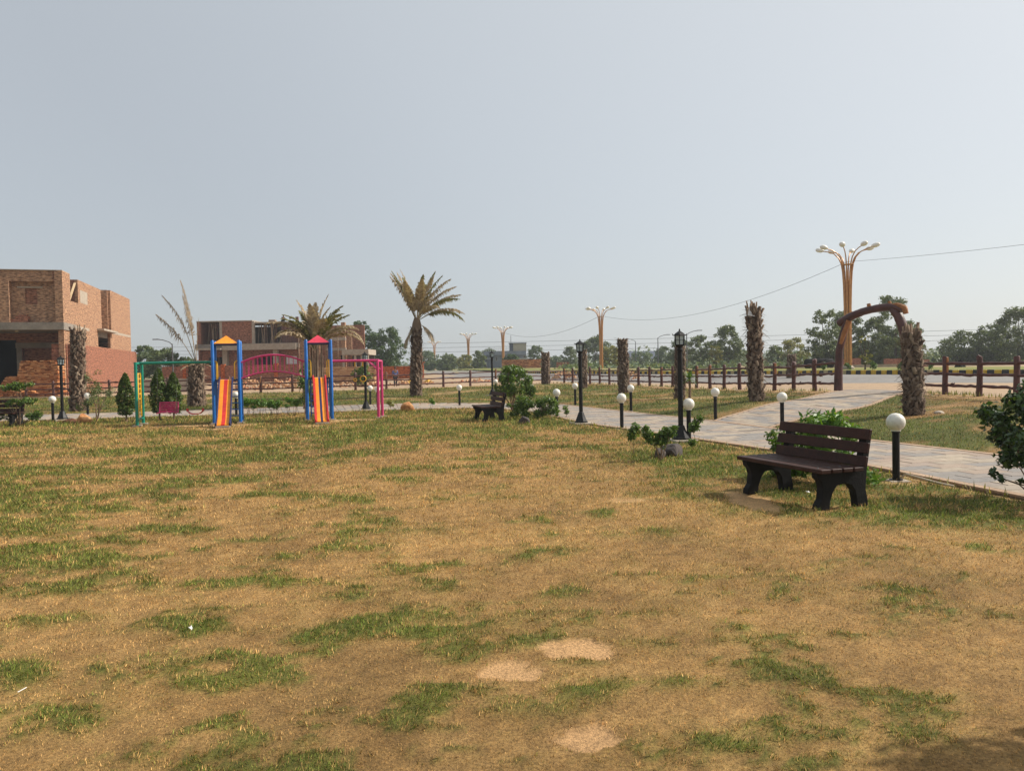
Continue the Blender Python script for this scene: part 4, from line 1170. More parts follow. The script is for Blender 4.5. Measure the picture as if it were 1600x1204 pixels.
# row of young plants between the towers
for i, (px, h) in enumerate(((-9.62, .62), (-9.35, .55), (-9.05, .72), (-8.75, .55), (-8.45, .50), (-8.12, .60), (-7.85, .58))):
    cl = [(random.uniform(-.14, .14), random.uniform(-.1, .1), h*random.uniform(.55, 1), random.uniform(.07, .12)) for _ in range(7)]
    lab = ('shortest plant', 'young plant nearest the yellow roofed tower', )[0] if False else None
    names = ['young plant standing nearest the yellow roofed tower in the row under the bridge', 'second young plant from the yellow roofed tower in the row under the bridge', 'tallest young plant in the row under the pink bridge',
             'young plant in the middle of the row under the pink bridge', 'short young plant right of the middle of the row under the bridge', 'second young plant from the red roofed tower in the row under the bridge', 'young plant nearest the red roofed tower in the row under the bridge']
    shrub('young_plant', names[i], 'plant', px, 27.25+random.uniform(-.1, .1), [0, 2, 4], cl, 'bright', 330, .085, .009, group='row of young plants under the pink bridge', asp=.4)
cl = [(random.uniform(-.15, .2), random.uniform(-.1, .1), z_, random.uniform(.1, .17)) for z_ in np.linspace(.45, 1.75, 20)]
shrub('slender_tree', 'slender leaning young tree just left of the red roofed tower', 'tree', -7.45, 27.1, [5, 12, 19], cl, 'shrub', 1200, .085, .02, asp=.4)
shrub('seedling', 'little yellowish seedling left of the ochre boulder on the path edge', 'plant', -4.75, 29.2, [0, 1], [(0, 0, .32, .12), (.08, 0, .22, .1)], 'yellow', 170, .08, .008)
shrub('seedling', 'little green seedling right of the ochre boulder on the path edge', 'plant', -3.2, 29.7, [0, 1], [(0, 0, .34, .10), (.08, 0, .26, .08)], 'bright', 150, .08, .008)
shrub('bush', 'dark bush behind the fence under the pink swing beam', 'bush', -11.2, 56.0, [0], [(0, 0, .6, .5), (.4, 0, .9, .45), (-.3, 0, 1.1, .45), (.2, .1, 1.4, .4)], 'shrub', 700, .2, .03)

# ------------------------------------------------------------------ palms
def boots(h, r0, r1, n, s, lean=(0, 0), spike=0):
    """cut leaf bases, overlapping up the trunk: short thick wedges pointing up and out"""
    V, F = [], []
    for i in range(n):
        u = (i+random.random())/n; a = i*2.3999+random.uniform(-.35, .35); z = u*h; r = r0+(r1-r0)*u
        L = s*random.uniform(.5, 1.35)*(1+spike*max(0, u-.85)*6); w = s*random.uniform(.5, .85); th = s*.22; out = random.uniform(.08, .72)
        a += random.gauss(0, .25); c, sn = math.cos(a), math.sin(a); tx, ty = -sn, c; tw = random.uniform(-.8, .8)
        bx, by = c*r*.86+lean[0]*u, sn*r*.86+lean[1]*u
        def P(o, t_, dz): return (bx+c*o+tx*t_, by+sn*o+ty*t_, z+dz)
        o = len(V)
        V += [P(0, -w/2, -L*.3), P(0, w/2, -L*.3), P(th*1.5, w*.3, -L*.25), P(th*1.5, -w*.3, -L*.25),
              P(out*L*.55, -w*.36+tw*w, L*.55), P(out*L*.55, w*.36+tw*w, L*.55), P(out*L*.6+th, w*.22+tw*w, L*.5), P(out*L*.6+th, -w*.22+tw*w, L*.5)]
        F += [(o, o+4, o+5, o+1), (o+1, o+5, o+6, o+2), (o+2, o+6, o+7, o+3), (o+3, o+7, o+4, o), (o+4, o+7, o+6, o+5)]
    return V, F
def palm_trunk(t, h, r0, r1, n, s, lean=(0, 0), spike=0):
    mb = MB(); k = 10
    mb.tube([(lean[0]*i/k, lean[1]*i/k, h*i/k if i else -.25) for i in range(k+1)], [r0*.9+(r1-r0)*.9*i/k for i in range(k+1)], 14, jit=.05)
    mb.build('trunk', M['palm_bark'], t, True)
    V, F = boots(h, r0, r1, n, s, lean, spike)
    b = put('leaf_bases', np_mesh('leaf_bases', V, np.array(F), M['palm_boot']), t); b['kind'] = 'stuff'
    # stringy fibres hanging off
    V, F = [], []
    for i in range(int(n*1.5)):
        u = random.random(); a = random.uniform(0, 6.28); r = r0+(r1-r0)*u
        p = Vector((math.cos(a)*r*1.05+lean[0]*u, math.sin(a)*r*1.05+lean[1]*u, u*h)); d = Vector((math.cos(a+random.uniform(-1.5, 1.5)), math.sin(a+random.uniform(-1.5, 1.5)), random.uniform(-1.2, .5)))*s*random.uniform(.6, 1.6)
        q = Vector((-math.sin(a), math.cos(a), .3))*.012; o = len(V)
        V += [p-q, p+q, p+d+q*.4, p+d-q*.4]; F.append((o, o+1, o+2, o+3))
    fb = put('fibres', np_mesh('fibres', [tuple(v) for v in V], np.array(F), M['palm_boot']), t); fb['kind'] = 'stuff'
def stump(label, x, y, h, r, n=150, s=.16, lean=(0, 0), spikes=0, r1=None, extra=None):
    random.seed(int(x*31)+5)
    t = thing('palm_stump', label, 'palm trunk', (x, y, tz(x, y)), random.uniform(0, 6) if not extra else 0, 'leafless palm trunks on the grass bank')
    palm_trunk(t, h, r, r1 or r*.92, n, s, lean, .6 if spikes else 0)
    for i in range(spikes):
        a = random.uniform(0, 6.28); q = r*random.uniform(.2, .8)
        MB().tube([(lean[0]+math.cos(a)*q, lean[1]+math.sin(a)*q, h-.08), (lean[0]+math.cos(a)*q*1.35, lean[1]+math.sin(a)*q*1.35, h+random.uniform(.12, .34))], [.032, .022], 5).build('cut_stalk', M['prop_wood'], t, True)
    if extra: extra(t, h)
    return t
def wrap(t, h):
    m = Matrix.Translation((-.17, -.18, h-.10)) @ Matrix.Rotation(.18, 4, 'Y')
    MB().box(-.11, .11, -.012, .012, -.13, .1, 0, m).build('sign_board', M['white_board'], t, bevel=.004)
stump('thick shaggy palm stump right of the log archway', 9.72, 18.26, 1.92, .19, 300, .175, (.05, 0), 22, .17)
stump('tallest bare palm trunk with cut stalks and a pale board at its top', 7.82, 24.18, 2.95, .205, 330, .18, (-.05, 0), 6, .185, wrap)
stump('bare palm trunk half hidden by the tallest lantern post', 6.72, 30.3, 2.1, .2, 170, .15, (.1, 0))
stump('bare leaning palm trunk rising behind two globe lamps in the middle', 5.65, 38.1, 2.72, .25, 220, .17, (-.08, 0))
stump('bare palm trunk directly behind the slim lantern post', 4.16, 44.2, 2.25, .24, 150, .17)
stump('short bare palm trunk in front of the fence corner, right of the bushy tree', 2.53, 56.3, 2.35, .30, 150, .19)
stump('ragged palm trunk in front of the left house, behind the feathery young tree', -19.0, 33.0, 3.5, .31, 300, .2, (-.1, 0), 8, .24)
stump('small bare palm stump across the road beyond the fence', 17.2, 46.5, 1.45, .28, 90, .18, (-.1, 0), 0, .2)

def frond(parent, base, az, el, L, droop, mat, nl=34, ll=.42, hang=.5, bare=.22, w=.016, curl=0):
    """one pinnate leaf: a bending midrib with two rows of narrow leaflets"""
    pts = []; n = 14; p = Vector(base); e = el; a = az
    for i in range(n+1):
        pts.append(p.copy())
        d = Vector((math.cos(a)*math.cos(e), math.sin(a)*math.cos(e), math.sin(e)))
        p = p+d*L/n; e -= droop/n*(.4+1.3*i/n); a += curl/n
    V, F = [], []
    for i, q in enumerate(pts):          # midrib, a thin three-sided strip
        t = (pts[min(i+1, n)]-pts[max(i-1, 0)]).normalized(); s = t.cross(Vector((0, 0, 1)))
        s = s.normalized() if s.length > .05 else Vector((math.sin(az), -math.cos(az), 0)); r = .022*(1-.8*i/n)+.004
        u = s.cross(t); o = len(V)
        V += [tuple(q+s*r), tuple(q-s*r), tuple(q-u*r*1.2), tuple(q-u*r*1.2)]
        if i: F += [(o-4, o-3, o+1, o), (o-3, o-2, o+2, o+1), (o-2, o-4, o, o+2)]
    for k in range(nl):
        f = bare+(1-bare)*(k+.5)/nl; x = f*n; i = min(int(x), n-1); q = pts[i].lerp(pts[i+1], x-i); t = (pts[i+1]-pts[i]).normalized()
        s = t.cross(Vector((0, 0, 1))); s = s.normalized() if s.length > .05 else Vector((math.sin(az), -math.cos(az), 0)); u = s.cross(t)
        l = ll*math.sin(math.pi*(.12+.83*f))*random.uniform(.75, 1.15)
        for sg in (-1, 1):
            d = (t*random.uniform(.55, .9)+s*sg*random.uniform(.45, .8)+u*random.uniform(.0, .35)).normalized()
            m_ = q+d*l*.5; m_.z -= l*hang*.12
            e_ = m_+(d*.5+Vector((0, 0, -hang*random.uniform(.5, 1.1))))*l*.6
            b_ = t*w; o = len(V)
            V += [tuple(q-b_*.5), tuple(q+b_*.5), tuple(m_+b_*.7), tuple(m_-b_*.7), tuple(e_)]
            F += [(o, o+1, o+2, o+3), (o+3, o+2, o+4, o+4)]
    F = [f if f[2] != f[3] else (f[0], f[1], f[2]) for f in F]
    me = bpy.data.meshes.new('frond'); me.from_pydata(V, [], F); me.materials.append(mat)
    return put('frond', me, parent)
random.seed(44)
# tall palm with dried crown
x, y = -5.24, 41.1
pm = thing('palm_tree', 'tall palm with a half dry brown crown on a shaggy trunk, centre left', 'palm tree', (x, y, tz(x, y)), 0, 'palms with fronds')
palm_trunk(pm, 3.7, .30, .26, 280, .2, (.12, 0))
MB().tube([(.12, 0, 3.6), (.14, 0, 4.0), (.13, 0, 4.3)], [.27, .24, .14], 12, jit=.08).build('crown_heart', M['palm_boot'], pm, True)
b = (.13, 0, 4.1)
crown = [(2.9, 1.28, 2.9, .25, 0, 0), (3.3, 1.16, 2.8, .3, 0, .2), (2.6, 1.35, 2.6, .35, 1, 0), (3.0, 1.22, 3.05, .4, 0, -.2), (.5, 1.30, 3.0, .35, 1, 0), (.1, 1.22, 2.9, .5, 1, 0), (-.2, 1.1, 3.0, .7, 0, 0),
        (.3, 1.0, 3.0, .8, 0, 0), (-.05, .85, 2.9, .9, 0, .2), (-.35, .80, 2.9, 1.1, 1, 0), (.15, .62, 2.8, 1.3, 0, 0), (-.1, .55, 2.9, 1.6, 1, -.1), (-1.2, 1.2, 2.6, .6, 0, 0), (1.3, 1.2, 2.6, .6, 1, 0), (4.4, 1.15, 2.5, .5, 0, 0), (-.2, -.6, 1.4, .8, 0, 0), (3.5, -1.0, 1.6, .4, 0, 0), (-.9, .7, 2.4, 1.2, 0, 0)]
crown += [(3.14+random.gauss(0, .45), random.uniform(1.15, 1.42), random.uniform(2.3, 3.1), random.uniform(.2, .5), i % 3 == 0, 0) for i in range(3)]
crown += [(random.gauss(0, .6), random.uniform(.9, 1.4), random.uniform(2.2, 3.1), random.uniform(.3, .8), i % 2, 0) for i in range(3)]
for az, el, L, dr, g, cu in crown:
    frond(pm, b, az, el, L, dr, M['frond_green' if g else 'frond_dry'], 60, .62, .9, .22, .044, cu)
# low wide palm behind the red tower
x, y = -8.75, 33.6
pm = thing('palm_tree', 'low wide arching palm rising behind the red roofed tower', 'palm tree', (x, y, tz(x, y)), 0, 'palms with fronds')
palm_trunk(pm, .9, .32, .30, 90, .2)
for i in range(26):
    a = random.uniform(0, 6.28); q = random.uniform(.08, .34)
    MB().tube([(math.cos(a)*q, math.sin(a)*q, .6), (math.cos(a)*q*1.15, math.sin(a)*q*1.15, random.uniform(2.1, 2.9))], [.035, .018], 5).build('dry_stalk', M['palm_bark' if i % 3 == 0 else 'prop_wood'], pm, True)
b = (0, 0, 2.5)
for az, el, L, dr, g in ((3.14, 1.2, 2.3, 1.7, 0), (2.9, 1.0, 2.5, 2.0, 0), (3.4, 1.3, 2.3, 1.2, 1), (2.7, 1.4, 2.1, .7, 1), (1.6, 1.5, 2.3, .35, 0), (-1.6, 1.45, 2.2, .4, 0), (.4, 1.42, 2.2, .6, 0), (.1, 1.1, 2.4, .9, 1), (-.3, 1.2, 2.6, .8, 1), (0, .95, 2.5, 1.5, 0),
        (.2, .8, 2.7, 2.0, 0), (-.15, .9, 3.0, 2.3, 0), (-2.6, 1.2, 2.2, 1.2, 1), (2.2, 1.25, 2.2, 1.0, 0), (1.0, 1.2, 2.2, 1.1, 1), (-1.0, 1.15, 2.2, 1.2, 0), (3.9, .9, 2.2, 1.7, 0), (3.0, 1.42, 2.5, .5, 0), (.2, 1.45, 2.7, .4, 0), (2.4, 1.1, 2.5, 1.3, 1), (-.6, 1.1, 2.7, 1.2, 1), (3.5, 1.05, 2.7, 1.5, 0), (.5, 1.0, 2.6, 1.6, 0)):
    frond(pm, b, az, el, L*.95, dr, M['frond_green' if g else 'frond_dry'], 60, .55, .5, .2, .05)
# nearly dead palm
x, y = -14.69, 35.1
pm = thing('palm_tree', 'nearly dead palm with a few bare upright fronds behind the green swing beam', 'palm tree', (x, y, tz(x, y)), 0, 'palms with fronds')
palm_trunk(pm, 2.0, .36, .30, 260, .2, (.05, 0), .5)
b = (.05, 0, 1.95)
for az, el, L, dr, nl_, ll_ in ((3.0, 1.48, 4.0, .22, 50, .55), (3.2, 1.36, 3.6, .6, 44, .6), (3.14, 1.10, 3.0, .5, 36, .75), (2.6, 1.42, 3.4, .3, 36, .5), (0.2, 1.53, 2.2, .1, 4, .3)):
    frond(pm, b, az, el, L, dr, M['frond_dead'], nl_, ll_*.8, 1.3, .40, .03)
for i in range(10):
    a = random.uniform(0, 6.28)
    frond(pm, (.05+math.cos(a)*.2, math.sin(a)*.2, 1.9), a, random.uniform(-.2, .6), random.uniform(.5, .9), 1.0, M['frond_dry'], 8, .2, .6, .4, .022)
# spiky yucca by the fence
x, y = 7.05, 30.0
yu = thing('yucca', 'spiky green yucca beside the trunk behind the tallest lantern post', 'plant', (x, y, tz(x, y)))
MB().tube([(0, 0, -.05), (.02, 0, .4), (0, 0, .75)], [.06, .05, .05], 8).build('stem', M['twig'], yu, True)
V, F = [], []
for i in range(90):
    a = random.uniform(0, 6.28); e = random.uniform(-.7, 1.45); L = random.uniform(.3, .48); d = Vector((math.cos(a)*math.cos(e), math.sin(a)*math.cos(e), math.sin(e))); s = Vector((-math.sin(a), math.cos(a), 0))*.022; o = len(V)
    p = Vector((0, 0, .8)); q = p+d*L*.6; r_ = p+d*L+Vector((0, 0, -.05)); V += [tuple(v) for v in (p-s*.6, p+s*.6, q+s, q-s, r_)]; F += [(o, o+1, o+2, o+3), (o+3, o+2, o+4)]
me = bpy.data.meshes.new('leaves'); me.from_pydata(V, [], F); me.materials.append(M['leaf_bright']); put('leaves', me, yu)
x, y = -8.6, 31.2
yu = thing('yucca', 'small green yucca visible through the top of the red roofed tower', 'plant', (x, y, tz(x, y)))
V2 = [(v[0]*1.5, v[1]*1.5, v[2]*1.35) for v in V]
me = bpy.data.meshes.new('leaves'); me.from_pydata(V2, [], F); me.materials.append(M['leaf_shrub']); put('leaves', me, yu)
MB().tube([(0, 0, -.05), (.02, 0, .4), (0, 0, 1.05)], [.06, .05, .05], 8).build('stem', M['twig'], yu, True)

# tufts of weeds at the foot of fence and path
V, F = [], []
for i in range(2600):
    k = random.random()
    if k < .45:
        j = random.randrange(len(BR_R)*0+len(FENCE)-7)+5; t_ = random.random(); a, b_ = FENCE[j], FENCE[j+1]
        c = a[:2]+(b_[:2]-a[:2])*t_+np.random.default_rng(i).normal(0, .22, 2); hh = random.uniform(.05, .16)
        if abs(c[0]-12.2) < 1.0 and 24 < c[1] < 27: continue
    else:
        j = random.randrange(len(S)-1); c = S[j]+np.array([-.08, -.03])+np.random.default_rng(i).normal(0, .06, 2); hh = random.uniform(.04, .13)
    if c[1] < 5: continue
    a_ = random.uniform(0, 6.28); o = len(V); z = tz(*c); w_ = .006+.0004*c[1]; d = (math.cos(a_)*hh*.5, math.sin(a_)*hh*.5)
    V += [(c[0]-w_*math.sin(a_), c[1]+w_*math.cos(a_), z), (c[0]+w_*math.sin(a_), c[1]-w_*math.cos(a_), z), (c[0]+d[0], c[1]+d[1], z+hh)]; F.append((o, o+1, o+2))
me = bpy.data.meshes.new('weeds'); me.from_pydata(V, [], F); me.materials.append(M['leaf_yellow'])
tag(put('weeds', me), 'thin tufts of weeds along the path edging and the fence foot', 'weeds', kind='stuff')

# ------------------------------------------------------------------ trees beyond the fence
TG = 'trees beyond the park'
def PXT(px, y): return (px-800)/1180*y
far = [
 # px, distance, height, width, leaf, crown base, leaves, leaf size, shape, label
 (226, 105, 4.9, 4.2, 'grey', .15, 1500, .42, 'round', 'greyish tree right beside the left brick house'),
 (256, 98, 4.2, 5.6, 'dark', .08, 1700, .4, 'round', 'dark spreading tree behind the green swing beam'),
 (292, 120, 3.3, 4.0, 'dark', .1, 900, .4, 'round', 'low dark tree left of the nearly dead palm'),
 (568, 122, 8.9, 5.2, 'mango', .26, 2600, .40, 'round', 'dark green tree with tall crown just right of the far unfinished house'),
 (606, 120, 7.6, 6.4, 'mango', .24, 3000, .40, 'round', 'broad dark green tree left of the tall palm'),
 (669, 190, 5.0, 6.8, 'grey', .12, 1200, .6, 'round', 'hazy tree under the leftmost gold street light'),
 (701, 180, 4.0, 6.2, 'dark', .1, 1100, .55, 'round', 'hazy dark tree right of the leftmost gold street light'),
 (728, 175, 3.6, 5.0, 'yellow', .1, 900, .5, 'round', 'yellowish low tree under the second gold street light'),
 (748, 170, 4.4, 3.8, 'dark', .2, 800, .5, 'round', 'small dark tree left of the grey house'),
 (764, 215, 6.0, 6.4, 'grey', .2, 900, .6, 'round', 'hazy tree poking up behind the grey house at its left'),
 (800, 140, 2.9, 3.8, 'mango', .15, 900, .4, 'round', 'small dark tree in front of the grey house'),
 (838, 175, 5.4, 5.0, 'grey', .12, 1100, .5, 'round', 'hazy tree right of the grey house, behind the short palm trunk'),
 (868, 185, 3.0, 4.6, 'grey', .1, 700, .5, 'round', 'low hazy tree between two bare palm trunks'),
 (891, 180, 5.2, 4.6, 'dark', .12, 1000, .5, 'round', 'hazy dark tree left of the slim lantern post'),
 (932, 165, 7.4, 7.2, 'dark', .38, 1700, .5, 'umbrella', 'flat topped hazy tree behind the second nearest gold street light'),
 (954, 125, 4.0, 3.6, 'yellow', .15, 1000, .4, 'round', 'yellowish green tree right of the second nearest gold street light'),
 (1003, 170, 3.4, 6.6, 'grey', .08, 800, .5, 'round', 'low hazy tree right of the leaning palm trunk'),
 (1037, 150, 4.0, 4.4, 'grey', .1, 900, .45, 'round', 'hazy tree left of the tallest lantern post'),
 (1062, 130, 5.6, 4.4, 'grey', .12, 1100, .42, 'round', 'tree directly behind the tallest lantern post'),
 (1094, 120, 5.2, 4.6, 'dark', .1, 1400, .4, 'round', 'dark tree right of the tallest lantern post'),
 (1118, 112, 3.4, 2.2, 'yellow', .1, 700, .34, 'tall', 'narrow yellowish tree in front of the tall pale green crown'),
 (1138, 115, 6.4, 5.4, 'dark', .30, 2000, .40, 'round', 'tall pale green tree left of the tallest bare palm trunk'),
 (1160, 140, 3.0, 5.0, 'grey', .08, 800, .42, 'round', 'low hazy tree partly behind the tallest bare palm trunk'),
 (1212, 115, 3.2, 3.0, 'dark', .06, 900, .34, 'round', 'rounded low tree right of the tallest bare palm trunk'),
 (1244, 110, 4.4, 4.4, 'yellow', .1, 1300, .36, 'round', 'yellow green tree left of the black tank'),
 (1290, 92, 7.2, 4.6, 'dark', .15, 2200, .34, 'tall', 'tall airy tree seen left of the log arch'),
 (1322, 96, 7.4, 4.4, 'dark', .12, 1900, .34, 'tall', 'tall tree behind the nearest gold street light'),
 (1364, 92, 6.2, 5.0, 'dark', .06, 2500, .34, 'round', 'dense dark tree framed by the log arch'),
 (1398, 88, 8.6, 5.2, 'dark', .12, 2800, .32, 'tall', 'tallest tree rising above the log arch at its right'),
 (1420, 100, 5.6, 4.6, 'dark', .08, 1400, .36, 'round', 'tree behind the thick shaggy stump'),
 (1502, 95, 4.4, 5.4, 'dark', .05, 2000, .34, 'round', 'low spreading tree beyond the road right of the archway'),
 (1548, 92, 5.2, 4.6, 'dark', .05, 2000, .34, 'round', 'medium tree beyond the road, second from the right edge'),
 (1590, 88, 6.8, 5.6, 'dark', .05, 2600, .34, 'round', 'tall tree beyond the road at the right edge'),
]
for i, (px, y, h, w, lf, cb, nl, ls, sh, lab) in enumerate(far):
    far_tree(lab, PXT(px, y), y, h, w, lf, cb*(.6 if px < 1240 else .3), int(nl*2.9), ls*.66, sh, 84, TG, i, skirt=40 if px > 1240 else 16 if px > 600 else 8)
far_tree('thin yellow leaved sapling on the median, framed by the log arch', PXT(1352, 52), 52, 2.5, 1.15, 'yellow', .12, 420, .15, 'tall', 16, TG, 3, 'sapling', tz(PXT(1352, 52), 52)+.3)
# unbroken distant belt of trees on the horizon
cs = [];
for i in range(300):
    a = R(-48)+R(96)*(i+random.random())/300; d = random.uniform(330, 520)
    h = random.uniform(3.0, 8.5)*(.6+.8*vnoise(np.array([a*6]), np.array([1.0]), 1, 3)[0]); cs.append((math.sin(a)*d, math.cos(a)*d, 1+h*.45, h))
P = []; Nn = []
for x, y, z, h in cs:
    k = 46; d = RNG.normal(size=(k, 3)); d /= np.linalg.norm(d, axis=1)[:, None]; P.append(np.array([x, y, z])+d*np.array([h*1.1, h, h*.52])*(RNG.random((k, 1))**.5)); Nn.append(d)
o = leaf_cloud('treeline', np.concatenate(P), np.concatenate(Nn), 2.0, M['leaf_grey'], None, aspect=.7); tag(o, 'hazy belt of distant trees along the horizon', 'trees', kind='stuff')
# scrub along the foot of the trees beyond the road
P = []; Nn = []
for i in range(420):
    px = random.uniform(880, 1640); Y = random.uniform(96, 150); x = PXT(px, Y); h = random.uniform(.4, 1.5)*(1.6 if px > 1200 else 1); k = 30
    d = RNG.normal(size=(k, 3)); d /= np.linalg.norm(d, axis=1)[:, None]; d[:, 2] = abs(d[:, 2])
    P.append(np.array([x, Y, tz(x, Y)])+d*np.array([1.6, 1.2, h])*(RNG.random((k, 1))**.5)); Nn.append(d)
o = leaf_cloud('undergrowth', np.concatenate(P), np.concatenate(Nn), .5, M['leaf_grey'], None, aspect=.6); tag(o, 'low scrub along the foot of the trees beyond the road', 'undergrowth', kind='stuff')
# little plants along the median behind the kerb
random.seed(5)
sp = shrub('median_plant', 'small clipped plants in a row on the median behind the kerb', 'plant', 0, 0, [0], [(0, 0, .28, .17), (.08, 0, .4, .13), (-.07, 0, .2, .14)], 'shrub', 150, .13, .02, group='small plants on the median')
mp = offset(KERB, -1.6); first = True
for s in np.arange(47.5, 82, 2.3):
    j = int(np.argmin(abs(kd-s))); q = mp[j]
    if first: sp.location = (q[0], q[1], tz(*q)+.28); first = False
    else: dup(sp, None, (q[0], q[1], tz(*q)+.28), random.uniform(0, 6), random.uniform(.7, 1.25))
# a tree outside the frame at the right: its shade falls across the lower right corner
random.seed(9)
cl = [(max(-.5, min(.5, random.gauss(0, .35))), max(-.25, min(.25, random.gauss(0, .2))), random.uniform(.9, 1.75), random.uniform(.16, .28)) for i in range(46)]
shrub('garden_tree', 'small garden tree just outside the right edge that shades the near lawn', 'tree', 3.95, 3.2, range(0, 46, 5), cl, 'shrub', 8000, .09, .03)
# ------------------------------------------------------------------ the unfinished brick house at the left
H1 = thing('brick_house', 'unfinished two storey brick house at the left edge with a concrete porch slab', 'house', (-32.5, 55.0, .2), R(16.7))
def part(name, boxes, mat, parent, bevel=0):
    mb = MB()
    for b in boxes: mb.box(*b)
    return mb.build(name, mat, parent, bevel=bevel)
BT = M['brick_tan']
part('upper_wall', [(-12, -2.53, .5, .75, 5.25, 8.2), (-1.75, -.5, .5, .75, 5.25, 8.2), (-2.53, -1.75, .5, .75, 5.25, 6.6), (-2.53, -1.75, .5, .75, 7.76, 8.2)], BT, H1)
part('blocked_window', [(-2.53, -1.75, .64, .73, 6.6, 7.76)], M['brick_brown'], H1)
part('window_lintel', [(-3.0, -1.4, .44, .5, 7.77, 7.86)], M['concrete_pale'], H1)
part('parapet_band', [(-12, -.502, .12, .5, 8.2, 9.0)], BT, H1)
part('pilaster', [(-4.1, -3.4, -.02, .498, 5.25, 8.198)], BT, H1)
part('pilaster', [(-9.4, -8.7, -.02, .498, 5.25, 8.198)], BT, H1)
part('corner_pier', [(-.5, 0, 0, 2.1, 5.25, 9.0)], BT, H1)
for k in range(4):
    part('toothing', [(-.62, -.502, .03, .12, 8.28+.18*k, 8.36+.18*k)], M['brick_brown'], H1)
part('coping', [(-12, .0, -.0, .5, 9.002, 9.05), (-.5, 0.0, .502, 2.1, 9.002, 9.05)], M['concrete_pale'], H1)
part('porch_slab', [(-12, .08, -.3, 3.2, 4.72, 5.248)], M['concrete'], H1)
part('porch_soffit_block', [(-6+1.1*k, -5.7+1.1*k, .2, .5, 4.6, 4.718) for k in range(0)] or [(-3.2, -3.0, .3, .5, 4.58, 4.718)], M['concrete_pale'], H1)
part('porch_pier', [(-.36, -.0, 0, .9, -.3, 4.718)], BT, H1)
bb = M['brick_brown']
part('porch_back_wall', [(-4.45, -4.05, 4.800, 5.050, -.3, 5.0), (-4.05, -1.3, 4.800, 5.050, -.3, 2.45), (-4.05, -1.3, 4.800, 5.050, 3.55, 5.0), (-1.3, -.25, 4.800, 5.050, -.3, 5.0), (-6.3, -4.45, 4.800, 5.050, 4.2, 5.0), (-12, -6.3, 4.800, 5.050, -.3, 5.0)], bb, H1)
part('niche_wall', [(-4.1, -1.25, 5.200, 5.300, 2.4, 3.6)], bb, H1)
part('porch_lintel', [(-4.5, -.9, 4.720, 4.798, 3.56, 3.98)], M['concrete'], H1)
part('porch_jamb', [(-4.45, -4.1, 4.720, 4.798, 1.2, 3.558)], M['concrete'], H1)
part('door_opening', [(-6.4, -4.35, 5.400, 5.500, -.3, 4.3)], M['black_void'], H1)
part('side_wall', [(-.23, 0, .92, 10.5, -.3, 5.25), (-.23, 0, 2.1, 4.3, 5.25, 7.0), (-.23, 0, 4.3, 12, 5.25, 8.85), (-.23, 0, 10.5, 15.3, -.3, 3.8), (-.23, 0, 15.3, 15.8, -.3, 5.2), (-.23, 0, 15.8, 25, -.3, 9.2)], BT, H1)
part('side_wall_beam', [(-.02, .012, 3.2, 7.5, 4.98, 5.2)], M['concrete_pale'], H1)
part('side_wall_beam', [(-.02, .012, 15.8, 25, 5.2, 5.42)], M['concrete_pale'], H1)
part('plaster_patch', [(-.02, .010, 4.9, 7.2, 7.1, 8.1)], M['concrete_pale'], H1)
part('recess_wall', [(-1.45, -1.2, 12, 13.3, 5.2, 8.9), (-1.45, -1.2, 14.3, 15.8, 5.2, 8.9), (-1.45, -1.2, 13.3, 14.3, 5.2, 5.9), (-1.45, -1.2, 13.3, 14.3, 7.4, 8.9), (-1.2, -.23, 11.9, 12.1, 5.2, 8.85), (-1.2, -.23, 15.6, 15.8, 5.2, 9.2)], BT, H1)
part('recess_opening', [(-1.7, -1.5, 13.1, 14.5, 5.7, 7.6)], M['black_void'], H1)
part('canopy_slab', [(-1.3, .55, 10.2, 15.9, 5.202, 5.36)], M['concrete_pale'], H1)
part('side_window', [(-1.3, -1.1, 10.4, 15.4, 3.7, 5.2)], bb, H1)
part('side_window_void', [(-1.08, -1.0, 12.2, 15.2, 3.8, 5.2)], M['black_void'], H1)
part('cross_wall', [(-2.6, -.23, 4.32, 4.55, 5.25, 8.0), (-2.6, -1.75, 4.32, 4.55, 8.0, 8.85), (-.75, -.232, 4.32, 4.55, 8.0, 8.85)], bb, H1)
part('far_parapet', [(-3, -.25, 12.2, 12.4, 8.0, 9.0)], bb, H1)
part('floor_slab', [(-12, -.25, 3.202, 24.8, 4.72, 5.2)], M['concrete'], H1)
part('roof_slab', [(-12, -1.5, 4.6, 24.8, 8.0, 8.2), (-12, -.52, .76, 4.3, 8.0, 8.198)], M['concrete'], H1)  # inner roof slab, out of view, added to block light from above
part('rear_wall', [(-12, -.25, 24.8, 25, -.3, 9.2)], BT, H1)
part('loose_brick_pile', [(-3.35, -2.3, .12, .42, 5.25, 5.5), (-3.1, -2.2, .14, .40, 5.502, 5.68), (-2.9, -2.35, .15, .38, 5.682, 5.82)], M['brick_red'], H1)
def h1(x, y, z): return tuple(H1.matrix_basis @ Vector((x, y, z)))
bpy.context.view_layer.update()
def h1w(x, y, z):
    m = Matrix.Translation(H1.location) @ Matrix.Rotation(H1.rotation_euler.z, 4, 'Z'); return m @ Vector((x, y, z))
pl = MB().bar(h1w(-.15, 2.3, 7.02), h1w(-.15, 4.1, 8.55), .14, .05).build('plank', M['plank_new']); tag(pl, 'pale timber plank leaning on top of the left brick house', 'plank')
bw = thing('brick_wall', 'red brick side wall standing against the left unfinished house', 'wall', H1.location, H1.rotation_euler.z)
part('wall', [(.08, .31, .6, 26, -.3, 3.72)], M['brick_red'], bw)
part('wall_end', [(-.9, .078, .25, .5, -.3, 3.7)], M['brick_red'], bw)
